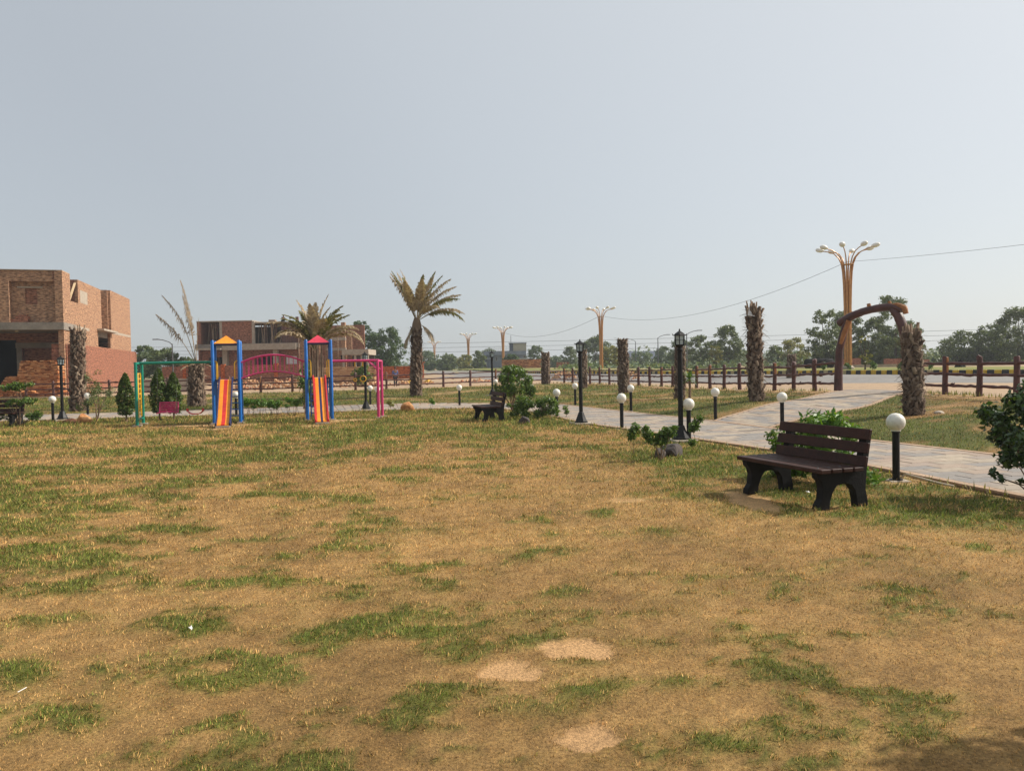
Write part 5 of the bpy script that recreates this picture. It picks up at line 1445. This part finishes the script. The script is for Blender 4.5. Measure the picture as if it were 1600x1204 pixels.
# loose bricks stacked in steps before the porch
bs = thing('brick_stack', 'big stepped stack of loose orange bricks in front of the left house porch', 'brick stack', (-32.6, 53.4, .2), R(6))
random.seed(8)
mb = MB(); nrow = 30
for i in range(nrow):
    z = i*.083; x0 = -3.4+ (0 if i < 8 else .25+.055*(i-8) if i < 17 else 1.1+.02*i); x0 += random.uniform(-.06, .06); x = x0; x1 = .65-.004*i
    while x < x1:
        w_ = random.choice((.115, .23, .23, .23)); y = random.uniform(-.03, .03)
        mb.box(x, x+w_-.008, -.5+y, .5+y, z, z+.076); x += w_
mb.build('loose_bricks', M['loose_orange'], bs)['kind'] = 'stuff'
mb = MB()
for i in range(260):
    a = random.uniform(-5.5, -.5); d = random.uniform(-.9, .6); z = max(0, random.uniform(0, .75-.2*abs(a+2.6)))
    m = Matrix.Translation((a, d, z)) @ Euler((random.uniform(-.6, .6), random.uniform(-.6, .6), random.uniform(0, 3))).to_matrix().to_4x4(); mb.box(-.115, .115, -.055, .055, 0, .075, 0, m)
mb.build('tumbled_bricks', M['loose_orange'], bs)['kind'] = 'stuff'

# ------------------------------------------------------------------ the long unfinished house behind the playground
K2 = .0805
H2 = thing('brick_house', 'long unfinished brick house with timber props, behind the playground', 'house', (-33, 95, .5), 0)
def X2(px): return (px-800)*K2+33
def Z2(px, py): return 1.6+(588.3-.0192*px-py)*K2-.5
main = M['brick_brown']
zt_, zs1, zs0 = 7.45, 4.65, 3.85
part('wall', [(X2(310), X2(316), 0, .25, zs1, zt_), (X2(349), X2(396), 0, .25, zs1, zt_), (X2(310), X2(324), .6, .85, -1, zs0), (X2(348), X2(397), .6, .85, -1, zs0), (X2(425), X2(446), .6, .85, -1, zs0), (X2(463), X2(467), .6, .85, -1, zs0),
  (X2(324), X2(348), .6, .85, -1, 1.9), (X2(324), X2(348), .6, .85, 3.05, zs0), (X2(397), X2(425), .6, .85, -1, 1.9), (X2(397), X2(425), .6, .85, 3.1, zs0), (X2(446), X2(463), .6, .85, -1, 2.0), (X2(446), X2(463), .6, .85, 3.0, zs0)], main, H2)
part('rear_wall', [(X2(310), X2(548), 9.6, 9.9, -1, 7.3)], main, H2)
part('end_wall', [(X2(310), X2(310)+.25, .26, 9.6, -1, zt_)], main, H2)
part('inner_wall', [(X2(312), X2(466), 4.5, 4.7, zs1, 6.9)], M['dark_room'], H2)
part('floor_slab', [(X2(309), X2(467), -.5, 9.5, zs0+.2, zs1-.002)], M['concrete'], H2)
part('slab_fascia', [(X2(352), X2(466), -.75, -.502, zs0-.02, zs1-.05)], M['concrete_pale'], H2)
part('roof_slab', [(X2(310), X2(397), -.1, 9.5, zt_+.002, zt_+.12), (X2(397), X2(467), .0, 9.5, zt_-.28, zt_-.12)], M['concrete_pale'], H2)
part('balcony_slab', [(X2(313), X2(352), -1.2, -.502, zs0+.05, zs0+.28)], M['concrete_pale'], H2)
for px in (347.5, 398, 466.5):
    part('column', [(X2(px)-.16, X2(px)+.16, -.06, .3, zs1, zt_+(.45 if px > 460 else 0))], M['concrete_pale'] if px < 460 else M['shutter_wood'], H2)
for px in (353, 432):
    part('column', [(X2(px)-.28, X2(px)+.28, -.2, .5, -1, zs0)], M['concrete_pale'], H2)
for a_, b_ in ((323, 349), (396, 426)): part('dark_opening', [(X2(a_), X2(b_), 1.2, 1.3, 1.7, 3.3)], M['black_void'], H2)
for px in (331, 340, 405, 416):
    part('window_bar', [(X2(px)-.06, X2(px)+.06, .62, .8, 1.9, 3.1)], M['shutter_wood'], H2)
part('window_panel', [(X2(446), X2(463), .7, .75, 2.0, 3.0)], M['white_board'], H2)
random.seed(31)
for i in range(34):
    px = random.uniform(317, 346) if i < 10 else random.uniform(399, 446); w_ = random.choice((.05, .07, .1, .14)); d = random.uniform(.3, 2.6)
    MB().bar((X2(px), d, zs1), (X2(px)+random.gauss(0, .22), d+random.uniform(-.2, .2), zt_-.12), w_, w_).build('timber_prop', M['prop_wood'] if i % 4 else M['shutter_wood'], H2)
for i in range(7):
    x0 = X2(442)+i*(X2(466)-X2(442))/7
    part('formwork_board', [(x0, x0+(X2(466)-X2(442))/7-.02, .1+random.uniform(0, .03), .16, zs1, zt_-.35)], M['shutter_wood'], H2)
part('sand_bags', [(X2(421), X2(431), .3, 1.0, zt_-.11, zt_+.16)], M['prop_wood'], H2)
# right part of the house, paler brick
part('side_wing_wall', [(X2(468.5), X2(500), .3, .55, 2.9, 7.0), (X2(468.5), X2(486), .32, .57, -1, 2.9), (X2(500), X2(534), 2.8, 3.05, -1, 6.6), (X2(535), X2(541), 0, .6, 3.2, 7.1), (X2(541), X2(548), 1.2, 1.45, -1, 6.0)], BT, H2)
part('wing_beam', [(X2(468.5), X2(493), .18, .3, 5.85, 6.1), (X2(468.5), X2(500), .18, .3, 6.75, 7.02), (X2(500), X2(542), -.1, .25, 4.85, 5.2), (X2(512), X2(542), -.1, .25, 3.6, 3.9)], M['concrete_pale'], H2)
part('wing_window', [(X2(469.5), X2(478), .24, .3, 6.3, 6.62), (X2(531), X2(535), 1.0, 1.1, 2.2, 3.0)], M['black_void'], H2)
part('carport_slab', [(X2(541.5), X2(582), -2.2, 3, 2.95, 3.62)], M['concrete_pale'], H2)
part('carport_wall', [(X2(541.5), X2(580), 2.7, 2.9, -1, 2.94)], M['dark_room'], H2)
for px in (543, 552, 561, 571, 580):
    part('carport_post', [(X2(px)-.12, X2(px)+.12, -2.0, -1.76, -1, 2.94)], M['concrete_pale'] if px != 552 else M['shutter_wood'], H2)
for px, a, b in ((470, 1.0, 6.6), (491, 1, 5.4), (504, 1, 5.0), (531, 3, 6.8)):
    MB().tube([(X2(px), -.6, a-1.4), (X2(px)+.05, -.6, b)], .045, 6).build('scaffold_pole', M['prop_wood'], H2)
MB().tube([(X2(451), -.7, 5.6), (X2(481), -.7, 5.55)], .04, 6).build('scaffold_pole', M['prop_wood'], H2)
# boundary walls and stacks before it
def wall_thing(label, x0, x1, y, h, mat, name='brick_wall', cat='wall', rz=0, th=.23, notch=None):
    t = thing(name, label, cat, ((x0+x1)/2, y, tz((x0+x1)/2, y)), rz)
    w_ = (x1-x0)/2
    part('wall', [(-w_, w_, -th/2, th/2, -.6, h)], mat, t)
    return t, w_
t, w_ = wall_thing('long low red brick boundary wall in front of the far unfinished house', -40.2, -24.4, 87, 2.0, M['brick_red'])
for k in (-5.3, -4.4, -.9, 5.2):
    part('pier', [(k-.22, k+.22, -.2, .2, -.6, 2.15)], M['brick_orange'], t)
t, w_ = wall_thing('orange brick yard wall with a framed gate, right of the far house carport', -16.2, -10.7, 92, 1.55, M['brick_orange'])
part('gate', [(1.55, 2.5, -.2, -.14, -.2, 1.35)], M['dark_plaster'], t)
part('gate_frame', [(1.35, 1.53, -.24, -.1, -.2, 1.9), (2.52, 2.72, -.24, -.1, -.2, 1.9), (1.2, 2.9, -.24, -.1, 1.902, 2.02)], M['brick_orange'], t)
def stack(label, x, y, w, d, h, mat, seed, rz=0):
    random.seed(seed); t = thing('brick_stack', label, 'brick stack', (x, y, tz(x, y)), rz); mb = MB(); n = int(h/.083)
    for i in range(n):
        xx = -w/2+random.uniform(-.1, .1)
        while xx < w/2:
            l = random.choice((.115, .23, .23, .46)); mb.box(xx, xx+l-.01, -d/2+random.uniform(-.05, .05), d/2+random.uniform(-.05, .05), i*.083-.1, i*.083-.022); xx += l
    mb.build('loose_bricks', mat, t)['kind'] = 'stuff'
stack('long stack of pale beige bricks behind the fence under the pink swing beam', -16.4, 75, 5.6, 1.2, 1.75, M['loose_beige'], 4)
stack('small neat red brick stack beside the grey house', 1.6, 130, 6.5, 1.5, 2.0, M['loose_orange'], 5)
t, _ = wall_thing('pale grey low concrete wall stretch behind the conifers and log fence', -28.3, -24.2, 57.0, 1.0, M['concrete_pale'], 'low_wall')
# far red wall pieces behind the median at the right
wall_thing('red brick wall piece beyond the road, seen left inside the log arch', PXT(1311, 84), PXT(1345, 84), 84, 1.15, M['brick_red'])
wall_thing('red brick wall piece beyond the road, seen right inside the log arch', PXT(1382, 84), PXT(1413, 84), 84, 1.0, M['brick_red'])
wall_thing('short red brick wall piece just right of the thick shaggy stump', PXT(1438, 84), PXT(1452, 84), 84, .85, M['brick_red'])
wall_thing('small red brick wall far behind the fence, left of the slim lantern post', PXT(870, 130), PXT(890, 130), 130, 1.3, M['brick_red'])
# rubble heaps and loose stone behind the fence
random.seed(77)
mb = MB()
for cx_, cy_, rx, ry, hh, n in ((-20.3, 57, 2.6, 1.6, 1.0, 260), (-17.3, 58.5, 2.6, 1.8, .9, 240), (-12.5, 59, 3.2, 1.5, .5, 170), (-8, 62, 2.6, 1.6, .45, 120), (4.6, 66, 1.2, 1, .8, 90), (9.4, 60, .8, .8, .7, 60), (-2.5, 64, 3, 1.5, .35, 120), (16.8, 66, 1.0, .8, .8, 40)):
    for i in range(n):
        a = random.uniform(0, 6.28); q = math.sqrt(random.random()); x = cx_+math.cos(a)*q*rx; y = cy_+math.sin(a)*q*ry; s = random.uniform(.07, .22)
        m = Matrix.Translation((x, y, tz(x, y)+hh*(1-q*q)*random.uniform(.3, 1)-.03)) @ Euler((random.uniform(0, 3), random.uniform(0, 3), random.uniform(0, 3))).to_matrix().to_4x4() @ Matrix.Diagonal((s, s*random.uniform(.5, 1), s*random.uniform(.4, .8), 1))
        mb.box(-.5, .5, -.5, .5, -.5, .5, 0, m)
rb = mb.build('rubble', leaf_mat('broken_brick', [lin(188, 146, 112), lin(206, 170, 134), lin(170, 112, 84), lin(198, 158, 120), lin(160, 140, 122)], .95, 0, .1)); tag(rb, 'heaps of broken brick and earth behind the log fence', 'rubble', kind='stuff')
# earth mounds
def mound(name, label, cat, x, y, rx, ry, h, mat, seed, n=18):
    V, F = [], []
    for j in range(7):
        for i in range(n):
            a = 2*math.pi*i/n; q = j/6; rr_ = 1+.25*math.sin(a*3+seed)+.12*math.sin(a*5+2*seed)
            V.append((math.cos(a)*q*rx*rr_, math.sin(a)*q*ry*rr_, h*(math.cos(q*math.pi)*.5+.5)*(1+.2*math.sin(a*2+seed+q*4))-.04*q*4))
    for j in range(6):
        for i in range(n): F.append((j*n+i, j*n+(i+1) % n, (j+1)*n+(i+1) % n, (j+1)*n+i))
    o = MB().add(V, F).build(name, mat, None, True); o.location = (x, y, tz(x, y)); return tag(o, label, cat)
mound('covered_heap', 'low bright yellow heap behind the fence left of the tall palm', 'heap', PXT(641, 66), 66, 1.15, .8, .42, M['tarp_yellow'], 2)
mound('covered_heap', 'small yellow heap behind the fence right of the tall palm trunk', 'heap', PXT(669, 68), 68, .8, .6, .34, M['tarp_yellow'], 5)

# ------------------------------------------------------------------ the grey house in the middle distance
K3 = 190/1180
H3 = thing('grey_house', 'modern grey flat roofed house in the hazy middle distance', 'house', (.0, 190, 1.0), 0)
def X3(px): return (px-800)*K3
def Z3(py): return 1.6+(573-py)*K3-1.0
part('wall', [(X3(760), X3(823), 0, 10, -1, Z3(554))], M['grey_plaster'], H3)
part('parapet', [(X3(757), X3(823), -.8, -.02, Z3(554.5), Z3(548.5)), (X3(757), X3(823), -.02, 10, Z3(554), Z3(553))], M['grey_plaster'], H3)
part('roof_room', [(X3(803), X3(823.4), -.3, 6, Z3(548.4), Z3(536.6))], M['beige_plaster'], H3)
part('roof_room_cladding', [(X3(797), X3(802.9), -.2, 5, Z3(548.4), Z3(537))], M['dark_plaster'], H3)
part('roof_room_slab', [(X3(796), X3(824), -.6, 6.4, Z3(536.5), Z3(535.6))], M['dark_plaster'], H3)
part('front_block', [(X3(747), X3(769), -3, -.82, -1, Z3(561))], M['dark_plaster'], H3)
part('front_block_band', [(X3(746), X3(770), -3.3, -.82, Z3(560.9), Z3(558.5))], M['grey_plaster'], H3)
part('boundary_wall', [(X3(803), X3(850), -4, -3.8, -1, Z3(567.6))], M['grey_plaster'], H3)
part('white_block', [(X3(810), X3(829), -2, -.1, Z3(568), Z3(560))], M['beige_plaster'], H3)
for px, a, b, w_ in ((763, 569, 575, 3.5), (775, 557, 563, 3), (787, 558, 563, 4), (800, 557.5, 562.5, 2.5), (818.5, 556, 559, 3.5)):
    fr = part('window', [(X3(px), X3(px+w_), -.06, -.01, Z3(b), Z3(a))] if px != 763 else [(X3(757), X3(762), -3.08, -3.0, Z3(575), Z3(569))], M['beige_plaster'], H3)
    x0, x1 = (X3(px)+.06, X3(px+w_)-.06) if px != 763 else (X3(757)+.08, X3(762)-.08)
    y0 = -.09 if px != 763 else -3.12
    part('pane', [(x0, x1, y0, y0+.025, Z3(b)+.08, Z3(a)-.08)], M['window_dark'], fr)
rl = MB()
for i in range(12):
    px = 761+i*3.1; rl.bar((X3(px), -.6, Z3(548.4)), (X3(px), -.6, Z3(541)), .08, .08)
rl.bar((X3(760), -.6, Z3(541)), (X3(796), -.6, Z3(541)), .1, .1); rl.bar((X3(760), -.6, Z3(544.5)), (X3(796), -.6, Z3(544.5)), .06, .06)
rl.build('roof_railing', M['white_board'], H3)
MB().tube([(X3(799.5), 1, Z3(536)), (X3(799.5), 1, Z3(524))], .06, 6).build('roof_mast', M['grey_metal'], H3)
t = thing('shed', 'tiny grey gabled shed roof among far trees right of the leaning trunk', 'building', (PXT(1011, 210), 210, 1.0))
part('wall', [(-4.5, 4.5, 0, 6, -1, 2.2)], M['grey_plaster'], t)
MB().prism([(-3.4, 2.2), (3.4+3, 2.2), (2.2, 4.3)], -4.9, 4.9).build('roof', M['dark_plaster'], t)

# ------------------------------------------------------------------ gold street lights, wires, plain street lamps
GL = [(24.5, 55.0), (12.6, 106), (-1.7, 156), (-10.4, 183), (-23.6, 232)]
def make_light(label):
    t = thing('street_light', label, 'street light', group='tall gold street lights')
    n = 8; H_ = 7.55
    MB().lathe([(.42, -.4), (.42, .1), (.36, .14), (.3, .22)], 14).build('base', M['concrete_pale'], t)
    for k in range(n):
        a = 2*math.pi*k/n+.2; c, s = math.cos(a), math.sin(a)
        prof = [(.20, .1), (.20, 2.5), (.21, 4.5), (.25, 6.0), (.31, 7.0), (.40, 7.6), (.58, 8.05), (.9, 8.4), (1.3, 8.58), (1.65, 8.66)]
        MB().tube([(c*r, s*r, z) for r, z in prof], [.072, .072, .068, .062, .056, .05, .042, .036, .034, .032], 8).build('tube', M['gold'], t, True)
        b = MB()
        m = Matrix.Translation((c*1.88, s*1.88, 8.76)) @ Matrix.Rotation(a, 4, 'Z') @ Matrix.Rotation(-.22, 4, 'Y')
        v = []; nn = 12; f = []
        ring = [(-.30, .05), (-.24, .13), (-.12, .19), (.04, .21), (.18, .18), (.27, .10), (.31, .02)]
        for q, r in ring:
            for j in range(nn): v.append((q, r*math.cos(2*math.pi*j/nn), r*.8*math.sin(2*math.pi*j/nn)))
        for i in range(len(ring)-1):
            for j in range(nn): f.append((i*nn+j, i*nn+(j+1) % nn, (i+1)*nn+(j+1) % nn, (i+1)*nn+j))
        f += [tuple(range(nn))[::-1], tuple(range((len(ring)-1)*nn, len(ring)*nn))]
        b.add(v, f, 0, m).build('bulb', M['lamp_white'], t, True)
    for z, r in ((.5, .275), (1.2, .275), (1.9, .275), (2.6, .275), (7.55, .43)):
        MB().lathe([(r-.02, z-.02), (r, z-.02), (r, z+.02), (r-.02, z+.02)], 20).build('ring', M['gold'], t)
    return t
l0 = make_light('nearest and tallest gold street light, rising behind the left leg of the log arch')
l0.location = (24.5, 55, tz(24.5, 55)+.38)
for (x, y), lab, s in zip(GL[1:], ('second nearest gold street light, left of the leaning bare palm trunk', 'gold street light in front of the grey house', 'gold street light between tall palm and grey house', 'farthest, smallest gold street light just right of the tall palm'), (1, 1.0, 1.0, 1.0)):
    dup(l0, lab, (x, y, tz(x, y)), random.uniform(0, 1))
def wire(label, a, b, sag, r=.02, n=24):
    a, b = Vector(a), Vector(b)
    o = MB().tube([a.lerp(b, i/n)-Vector((0, 0, sag*4*(i/n)*(1-i/n))) for i in range(n+1)], r, 5).build('overhead_wire', M['black_metal'], None, True)
    return tag(o, label, 'cable')
P0 = (37.5, 5, 7.6); q = [(x, y, tz(x, y)+(.38 if i == 0 else 0)+7.75) for i, (x, y) in enumerate(GL)]
wire('overhead wire from the nearest gold street light out of the frame at the upper right', q[0], P0, .9, .010)
wire('overhead wire sagging between the nearest and second nearest gold street lights', q[0], q[1], 2.0, .014)
wire('overhead wire between the second nearest gold street light and the one by the grey house', q[1], q[2], 1.8, .02)
for i, (dz, x0, x1) in enumerate(((5.0, -50, 60), (6.6, -60, 62), (8.2, -60, 64))):
    wire(('lowest', 'middle', 'topmost')[i]+' of three thin power lines far off above the horizon trees', (x0*3.2, 300, dz+4.5), (x1*3.2, 235, dz+3.0), 1.5, .05, 30)
def street_lamp(label, px, Y, h, side):
    x = PXT(px, Y); t = thing('street_lamp', label, 'street lamp', (x, Y, tz(x, Y)), 0, 'plain grey street lamps')
    k = Y/1180
    MB().tube([(0, 0, -.3), (0, 0, h*.6), (0, 0, h)], [.10, .085, .06], 8).build('pole', M['grey_metal'], t, True)
    MB().tube([(0, 0, h-.1), (side*.3, 0, h+.18), (side*1.0, 0, h+.42), (side*1.7, 0, h+.5)], .045, 6).build('arm', M['grey_metal'], t, True)
    MB().box(side*1.7-.35, side*1.7+.35, -.13, .13, h+.44, h+.54).build('lamp_head', M['grey_metal'], t, bevel=.03)
street_lamp('plain grey street lamp with its arm to the right, left of the tallest lantern post', 1029, 125, 5.0, 1)
street_lamp('plain grey street lamp rising just right of the tallest lantern post', 1074, 100, 4.7, 1)
street_lamp('plain grey street lamp with its arm to the left, beside the leaning bare trunk', 994, 150, 5.2, -1)
street_lamp('plain dark street lamp behind the green swing beam', 271, 80, 4.4, -1)

# ------------------------------------------------------------------ black tank and covered heap across the road
x, y = PXT(1280, 62), 62
tk = thing('black_tank', 'long black round ended tank lying across the road, left of the arch', 'tank', (x, y, tz(x, y)+.25), R(-4))
v = []; f = []; ring = [(-1.18, .12), (-1.14, .30), (-1.05, .40), (-.5, .43), (.5, .43), (1.05, .40), (1.14, .30), (1.18, .12)]; nn = 18
for q_, r in ring:
    for j in range(nn): v.append((q_, r*math.cos(2*math.pi*j/nn), .52+r*math.sin(2*math.pi*j/nn)))
for i in range(len(ring)-1):
    for j in range(nn): f.append((i*nn+j, i*nn+(j+1) % nn, (i+1)*nn+(j+1) % nn, (i+1)*nn+j))
f += [tuple(range(nn))[::-1], tuple(range((len(ring)-1)*nn, len(ring)*nn))]
MB().add(v, f).build('barrel', M['tank_black'], tk, True)
for s in (-.7, .7): part('saddle', [(s-.08, s+.08, -.34, .34, -.1, .2)], M['concrete'], tk)
MB().lathe([(.11, .94), (.11, 1.0), (.03, 1.01)], 12).build('hatch', M['tank_black'], tk)
x, y = PXT(1501, 50), 50
mound('covered_heap', 'low black covered heap lying beyond the road right of the arch', 'heap', x, y, .62, .4, .78, M['tank_black'], 1)

# ------------------------------------------------------------------ two people
def body(name, joints, bones, mat, parent, sub=1):
    me = bpy.data.meshes.new(name); names = list(joints)
    me.from_pydata([joints[n][0] for n in names], [(names.index(a), names.index(b)) for a, b in bones], [])
    me.materials.append(mat)
    o = put(name, me, parent)
    sk = o.modifiers.new('skin', 'SKIN'); ss_ = o.modifiers.new('sub', 'SUBSURF'); ss_.levels = ss_.render_levels = sub
    for n, sv in zip(names, me.skin_vertices[0].data):
        sv.radius = (joints[n][1], joints[n][1]*(joints[n][2] if len(joints[n]) > 2 else 1)); sv.use_root = n == names[0]
    return o
def person(label, loc, rz, pose, k, top, bottom):
    t = thing('person', label, 'person', loc, rz); t.scale = (k, k, k)
    J = pose
    B = [('pelvis', 'waist'), ('waist', 'chest'), ('chest', 'neck'), ('neck', 'head'), ('head', 'crown')]
    for s in 'lr':
        B += [('pelvis', 'hip'+s), ('hip'+s, 'knee'+s), ('knee'+s, 'ankle'+s), ('ankle'+s, 'toe'+s), ('chest', 'sho'+s), ('sho'+s, 'elb'+s), ('elb'+s, 'wri'+s), ('wri'+s, 'hand'+s)]
    body('body', J, B, M['skin'], t)
    g = lambda d, ns: {n: (J[n][0], J[n][1]*d)+tuple(J[n][2:]) for n in ns}
    body('shirt', g(1.16, ['pelvis', 'waist', 'chest', 'shol', 'shor', 'elbl', 'elbr']), [('pelvis', 'waist'), ('waist', 'chest'), ('chest', 'shol'), ('chest', 'shor'), ('shol', 'elbl'), ('shor', 'elbr')], top, t)
    body('trousers', g(1.14, ['pelvis', 'hipl', 'hipr', 'kneel', 'kneer', 'anklel', 'ankler']), [('pelvis', 'hipl'), ('pelvis', 'hipr'), ('hipl', 'kneel'), ('hipr', 'kneer'), ('kneel', 'anklel'), ('kneer', 'ankler')], bottom, t)
    hx, hy, hz = J['crown'][0]
    MB().lathe([(.098, -.03), (.112, .0), (.10, .06), (.06, .095), (.01, .105)], 14, (hx, hy+.012, hz-.02)).build('hair', M['hair'], t, True)
stand = {'pelvis': ((0, 0, .92), .14, .8), 'waist': ((0, 0, 1.08), .13, .75), 'chest': ((0, 0, 1.33), .155, .7), 'neck': ((0, 0, 1.50), .055), 'head': ((0, -.02, 1.60), .085), 'crown': ((0, -.01, 1.70), .085)}
for s, d in (('l', -1), ('r', 1)):
    stand.update({'hip'+s: ((d*.09, 0, .86), .095), 'knee'+s: ((d*.10, -.02, .48), .06), 'ankle'+s: ((d*.10, .02, .08), .042), 'toe'+s: ((d*.12, -.16, .04), .04, .7), 'sho'+s: ((d*.19, 0, 1.42), .062), 'elb'+s: ((d*.24, .03, 1.12), .046), 'wri'+s: ((d*.24, -.06, .88), .032), 'hand'+s: ((d*.24, -.09, .78), .034, .5)})
person('person in a blue shirt standing behind the log fence left of the tall palm', (PXT(618, 56), 56, tz(PXT(618, 56), 56)), .4, stand, .86, M['shirt_blue'], M['cloth_dark'])
sit = {'pelvis': ((0, .05, .16), .14, .8), 'waist': ((0, .0, .32), .13, .75), 'chest': ((0, -.10, .54), .15, .7), 'neck': ((0, -.17, .69), .055), 'head': ((0, -.22, .78), .085), 'crown': ((0, -.22, .88), .085)}
for s, d in (('l', -1), ('r', 1)):
    sit.update({'hip'+s: ((d*.1, .0, .15), .09), 'knee'+s: ((d*.17, -.38, .42), .06), 'ankle'+s: ((d*.15, -.22, .06), .042), 'toe'+s: ((d*.16, -.38, .03), .04, .7), 'sho'+s: ((d*.18, -.1, .62), .062), 'elb'+s: ((d*.24, -.28, .42), .046), 'wri'+s: ((d*.12, -.45, .42), .032), 'hand'+s: ((d*.06, -.5, .42), .034, .5)})
person('person in dark clothes crouching on the roof edge of the far unfinished house', (X2(441)-33, 95.9, .5+zt_-.12), .9, sit, .95, M['cloth_dark'], M['cloth_dark'])

# ------------------------------------------------------------------ the hazy air
hz_ = MB().box(-2700, 2700, -2700, 2700, -1.6, 16).build('haze', None)
hm, nt, N, L, B = nodes_of('thin_smog')
N.remove(B); pv = N.new('ShaderNodeVolumePrincipled')
pv.inputs['Color'].default_value = (.80, .84, .88, 1); pv.inputs['Density'].default_value = .0006; pv.inputs['Anisotropy'].default_value = .25
L.new(pv.outputs['Volume'], N['Material Output'].inputs['Volume'])
hz_.data.materials.clear(); hz_.data.materials.append(hm); hz_['kind'] = 'stuff'
hz_['label'] = 'thin pale smog hanging over the whole park and horizon'; hz_['category'] = 'haze'
